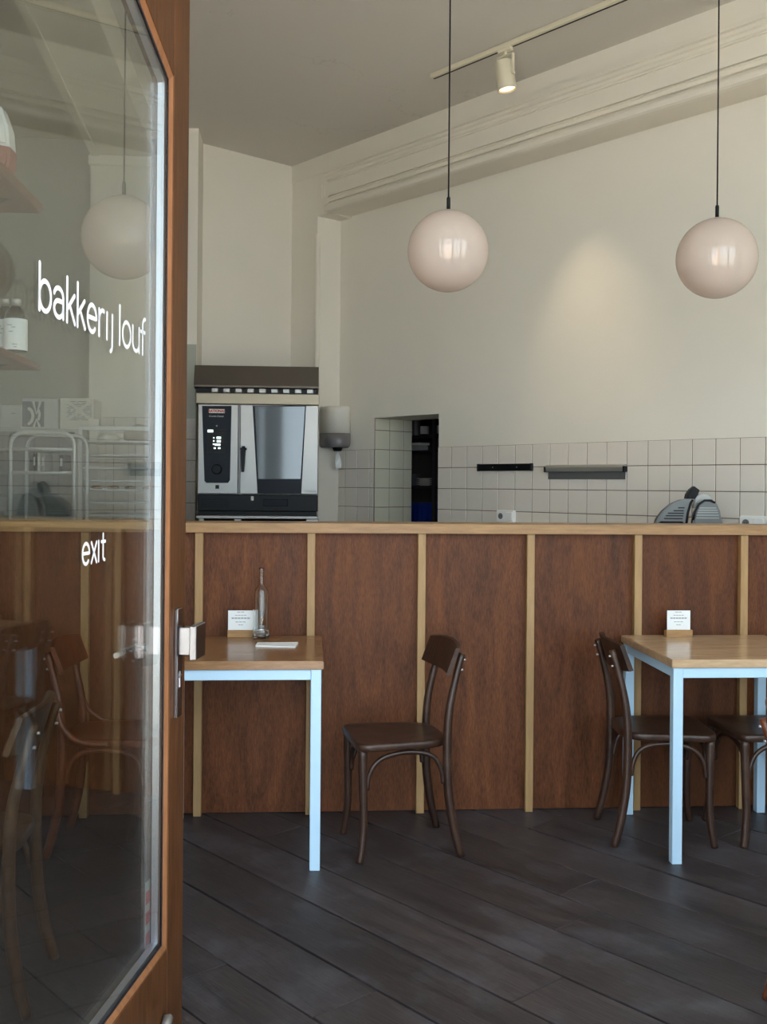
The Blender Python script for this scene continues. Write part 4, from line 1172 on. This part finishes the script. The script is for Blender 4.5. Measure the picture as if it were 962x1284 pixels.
for k, (a, b, top) in enumerate(((29, 37, 566.5), (40.5, 44, 568), (46, 49.5, 567), (50.5, 55, 569), (73.5, 78.5, 570))):
    xa, zt_ = bv(a, top, RYd); xb, _ = bv(b, top, RYd)
    o = thing('ring_binder', ['wide dark binder on the shelving unit', 'thin black binder on the shelving unit', 'white binder between two darker ones on the shelving unit', 'pale grey binder on the shelving unit', 'dark binder with pale spine label standing apart on the shelving unit'][k], 'binder', ((xa + xb) / 2, RYd + 0.02, uz[2]))
    h_ = min(zt_, uz[1] - 0.03) - uz[2]; w_ = (xb - xa) / 2
    MB().box(-w_, w_, 0, 0.22, 0, h_, 0.002).build('cover', cols[k], o)
    MB().box(-w_ * 0.6, w_ * 0.6, -0.001, 0.001, h_ * 0.35, h_ * 0.8).build('spine_label', M_PAPER, o)
# cartons on top
def carton(label, xl, xr, ytop, Y, mat, depth=0.24):
    a, zt_ = bv(xl, ytop, Y); b, _ = bv(xr, ytop, Y)
    o = thing('carton', label, 'box', ((a + b) / 2, Y, utop))
    w_ = (b - a) / 2; h_ = zt_ - utop
    MB().box(-w_, w_, 0, depth, 0, h_, 0.003).build('box_body', mat, o)
    MB().box(-w_ + 0.002, w_ - 0.002, depth * 0.47, depth * 0.53, h_ - 0.001, h_ + 0.001).build('tape', M_CARD_GREY, o)
    return o, w_, h_
o, w_, h_ = carton('plain pale carton at the wall end of the shelving unit', 1, 27, 508, RYd, M_CARD_GREY)
MB().box(-0.0, 0.03, -0.002, 0, h_ * 0.62, h_ * 0.68).build('print_line', M_INK, o)
o, w_, h_ = carton('white carton printed with a dark square logo on the shelving unit', 27.6, 73, 499.5, RYd + 0.005, M_CARD_GREY)
a = bv(27.6, 505, RYd)[0] - bv(27.6 + 22.7, 505, RYd)[0]
dw = 0.145
pr = MB().box(-w_ + 0.002, -w_ + dw, -0.0015, 0.0, 0.012, h_ - 0.02).build('logo_square', M_DARKPRINT, o)
lg = MB()
X_ = lambda f: -w_ + dw * f
Z_ = lambda f: 0.012 + (h_ - 0.032) * f
for s in ([(0.52, 0.97), (0.66, 0.5), (0.82, 0.97)], [(0.55, 0.03), (0.66, 0.3), (0.8, 0.03)], [(0.76, 0.3), (0.80, 0.5), (0.76, 0.66)]):
    lg.ribbon([(X_(p), Z_(q_)) for p, q_ in s], 0.016, -0.002)
lg.ribbon([(X_(0.22 + 0.28 * math.cos(math.radians(t_))), Z_(0.42 + 0.32 * math.sin(math.radians(t_)))) for t_ in range(-70, 71, 14)], 0.02, -0.002)
lg.build('logo_mark', M_CARD, pr)
o, w_, h_ = carton('cream carton printed with rows of text around a blank cross', 75.5, 118, 499, RYd + 0.01, M_CARD)
tx = MB()
for r in range(12):
    fz = (r + 0.5) / 12
    for c_ in range(14):
        fx = (c_ + 0.5) / 14
        if min(abs(fx - fz), abs(fx - (1 - fz))) > 0.11 and random.random() > 0.12:
            x = -w_ + 0.045 + (2 * w_ - 0.06) * fx; z = h_ * 0.28 + h_ * 0.64 * fz
            tx.box(x - 0.0055, x + 0.0055, -0.0012, 0, z - 0.0022, z + 0.0022)
t_o = tx.build('printed_text', M_DARKPRINT, o)
bg_ = MB().tube(catmull([(0.05, 0.1, h_ + 0.02), (0.10, 0.1, h_ + 0.045), (0.15, 0.1, h_ + 0.05), (0.20, 0.1, h_ + 0.03)], 3), [0.02] * 10, 8)
# hoop trolley
HY = 6.1
hxl, hzt = bv(13.5, 542, HY); hxr, _ = bv(93.5, 542, HY)
hc = (hxl + hxr) / 2; hw = (hxr - hxl) / 2
tr1 = thing('hoop_trolley', 'steel tube trolley with rounded hoop top behind the bar', 'trolley', (hc, HY, 0))
R_ = 0.07
pth = [(-hw, 0, 0.12), (-hw, 0, hzt - R_)] + [(-hw + R_ - R_ * math.cos(a), 0, hzt - R_ + R_ * math.sin(a)) for a in (0.4, 0.8, 1.2)] + [(-hw + R_, 0, hzt), (hw - R_, 0, hzt)] + [(hw - R_ + R_ * math.sin(a), 0, hzt - R_ + R_ * math.cos(a)) for a in (0.4, 0.8, 1.2)] + [(hw, 0, hzt - R_), (hw, 0, 0.12)]
MB().tube(pth, 0.012, 12).build('hoop_frame', M_STEEL_MATT, tr1)
MB().tube([(x, y + 0.34, z) for x, y, z in pth], 0.012, 12).build('hoop_frame', M_STEEL_MATT, tr1)
for py in (563, 592.5):
    z = bv(50, py, HY)[1]
    MB().tube([(-hw, 0, z), (hw, 0, z)], 0.009, 10).build('cross_bar', M_STEEL_MATT, tr1)
for z in (1.12, 0.7, 0.3):
    MB().box(-hw, hw, 0, 0.34, z - 0.01, z, 0.002).build('tray_shelf', M_STEEL_MATT, tr1)
for x in (-hw, hw):
    for y in (0, 0.34): MB().tube([(x - 0.012, y, 0.05), (x + 0.012, y, 0.05)], 0.05, 16).build('caster', M_RUBBER, tr1)
# tray rack
KY = 6.55
kxl, kzt = bv(101.5, 534, KY); kxr = kxl + 0.5
tr2 = thing('tray_rack', 'aluminium bakery tray rack with loaded trays beside the pier', 'rack', (kxl, KY, 0))
W_ = kxr - kxl
for x in (0, W_):
    for y in (0, 0.45):
        MB().box(x - 0.013, x + 0.013, y - 0.013, y + 0.013, 0.08, kzt, 0.002).build('upright', M_STEEL_MATT, tr2)
for y in (0, 0.45): MB().box(0, W_, y - 0.012, y + 0.012, kzt - 0.026, kzt, 0.002).build('top_bar', M_STEEL_MATT, tr2)
kx = bv(112, 560, KY + 0.43)[0] - kxl
MB().box(kx, kx + 0.062, 0.425, 0.43, 0.6, kzt + 0.07, 0.001).build('white_strip', M_WHITEPL, tr2)  # flat white strip standing upright behind the trays
for i, py in enumerate((552.5, 569.5, 586, 602, 613, 629.5, 645)):
    z = bv(150, py, KY)[1]
    MB().box(0.013, W_ - 0.013, 0.0, 0.45, z - 0.012, z, 0.002).build('tray', M_STEEL_MATT, tr2)
    if i in (0,):
        pass
for z in (0.95, 0.7, 0.45, 0.2): MB().box(0.013, W_ - 0.013, 0, 0.45, z - 0.012, z, 0.002).build('tray', M_STEEL_MATT, tr2)
for x in (0, W_):
    for y in (0, 0.45): MB().tube([(x - 0.01, y, 0.045), (x + 0.01, y, 0.045)], 0.045, 14).build('caster', M_RUBBER, tr2)
# loaves and a cloth on the top trays
def lump(name, label, cat, x0, x1, y0, y1, z, h, mat, seed):
    rnd = random.Random(seed)
    bm = bmesh.new(); bmesh.ops.create_icosphere(bm, subdivisions=3, radius=1.0)
    for v in bm.verts:
        n = 1 + 0.12 * math.sin(v.co.x * 5 + seed) * math.cos(v.co.y * 4) + rnd.uniform(-0.02, 0.02)
        v.co = Vector((v.co.x * n * (x1 - x0) / 2, v.co.y * n * (y1 - y0) / 2, max(-0.0, (v.co.z * n * 0.75 + 0.35)) * h))
    for f in bm.faces: f.smooth = True
    me = bpy.data.meshes.new(name); bm.to_mesh(me); bm.free(); me.materials.append(mat)
    o = bpy.data.objects.new(name, me); C.objects.link(o)
    o.location = ((x0 + x1) / 2, (y0 + y1) / 2, z)
    return tag(o, label, cat)
zt1 = bv(150, 552.5, KY)[1]
lump('folded_cloth', 'crumpled brown cloth heaped on the top tray of the rack', 'cloth', kxl + 0.22, kxl + 0.47, KY + 0.06, KY + 0.36, zt1, 0.10, M_CLOTH, 3)
lump('linen_bag', 'pale linen bundle on the top tray beside the brown cloth', 'bundle', kxl + 0.06, kxl + 0.2, KY + 0.1, KY + 0.32, zt1, 0.05, M_CARD, 5)
zt6 = bv(150, 613, KY)[1]
for k in range(4):
    lump('bread_roll', 'small golden bread roll on the middle tray, %s counted from the pier' % ['fourth', 'third', 'second', 'first'][k], 'bread', kxl + 0.05 + 0.105 * k, kxl + 0.12 + 0.105 * k, KY + 0.03, KY + 0.1, zt6, 0.018, M_TABLE, 11 + k)['group'] = 'bread rolls on the tray rack'

# wall shelves with bottles along the side wall
SHX = []
def long_shelf(label, tip, Ytip, thick):
    p = on_y(tip[0], tip[1], Ytip)
    y_start = 3.3
    wx = -1.68
    o = thing('wall_shelf', label, 'shelf', (wx, y_start, p.z))
    MB().box(0, p.x - wx, 0, Ytip - y_start, 0, thick, 0.004).build('shelf_board', M_SHELFWOOD, o)
    for yy in (0.3, Ytip - y_start - 0.25): MB().prism([(0.0, 0.0), (p.x - wx - 0.08, 0.0), (0.02, -0.14), (0, -0.14)], yy, yy + 0.02, axis='y').build('bracket', M_DARKSTEEL, o)
    return p.x, p.z + thick
s1x, s1z = long_shelf('upper brown wooden wall shelf behind the door glass', (53, 268), 4.9, 0.045)
s2x, s2z = long_shelf('lower brown wooden wall shelf carrying labelled bottles', (51, 465), 4.9, 0.03)
for k, (px, Yb) in enumerate(((19.5, 4.45), (6.0, 4.56))):
    q_ = on_y(px, 430, Yb)
    b = thing('syrup_bottle', ['clear bottle with white label and silver cap at the shelf tip', 'clear bottle with white label half hidden behind its twin on the shelf'][k], 'bottle', (q_.x, Yb, s2z), group='labelled bottles on the lower wall shelf')
    hb = (on_y(px, 375, Yb).z - s2z)
    r = 0.047
    MB().lathe([(0, 0), (r, 0), (r, hb * 0.62), (r * 0.85, hb * 0.74), (r * 0.42, hb * 0.84), (r * 0.4, hb * 0.9), (0, hb * 0.9)], 28).build('bottle_body', M_BOTTLEDARK, b)
    lb = MB().lathe([(r + 0.0006, hb * 0.02), (r + 0.0012, hb * 0.03), (r + 0.0012, hb * 0.6), (r + 0.0006, hb * 0.61)], 28).build('paper_label', M_PAPER, b)
    MB().lathe([(0, hb * 0.86), (r * 0.5, hb * 0.86), (r * 0.5, hb * 0.985), (r * 0.45, hb), (0, hb)], 24).build('screw_cap', M_STEEL, b)
    for (dx_, fz, ln) in ((-0.012, 0.48, 0.02), (0.004, 0.44, 0.016), (-0.006, 0.36, 0.018), (0.01, 0.12, 0.02), (0.012, 0.07, 0.012)):
        MB().box(dx_ - ln / 2, dx_ + ln / 2, -r - 0.0022, -r + 0.0005, hb * fz - 0.0018, hb * fz + 0.0018).build('label_print', M_INK, lb)
# paper flour bag on the upper shelf
fb = on_y(-14, 240, 4.4)
bag = thing('paper_bag', 'white paper bag with red lower half on the upper wall shelf', 'bag', (fb.x, 4.4, s1z))
MB().prism([(-0.1, 0), (0.09, 0), (0.098, 0.03), (0.098, 0.085), (-0.105, 0.12), (-0.105, 0.03)], -0.06, 0.06, 0.012, 2).build('bag_lower', plain('red_brown_paper', (150, 84, 74), 0.7), bag)
MB().prism([(-0.104, 0.121), (0.096, 0.086), (0.088, 0.17), (0.06, 0.25), (-0.09, 0.27)], -0.057, 0.057, 0.012, 2).build('bag_upper', M_PAPER, bag)
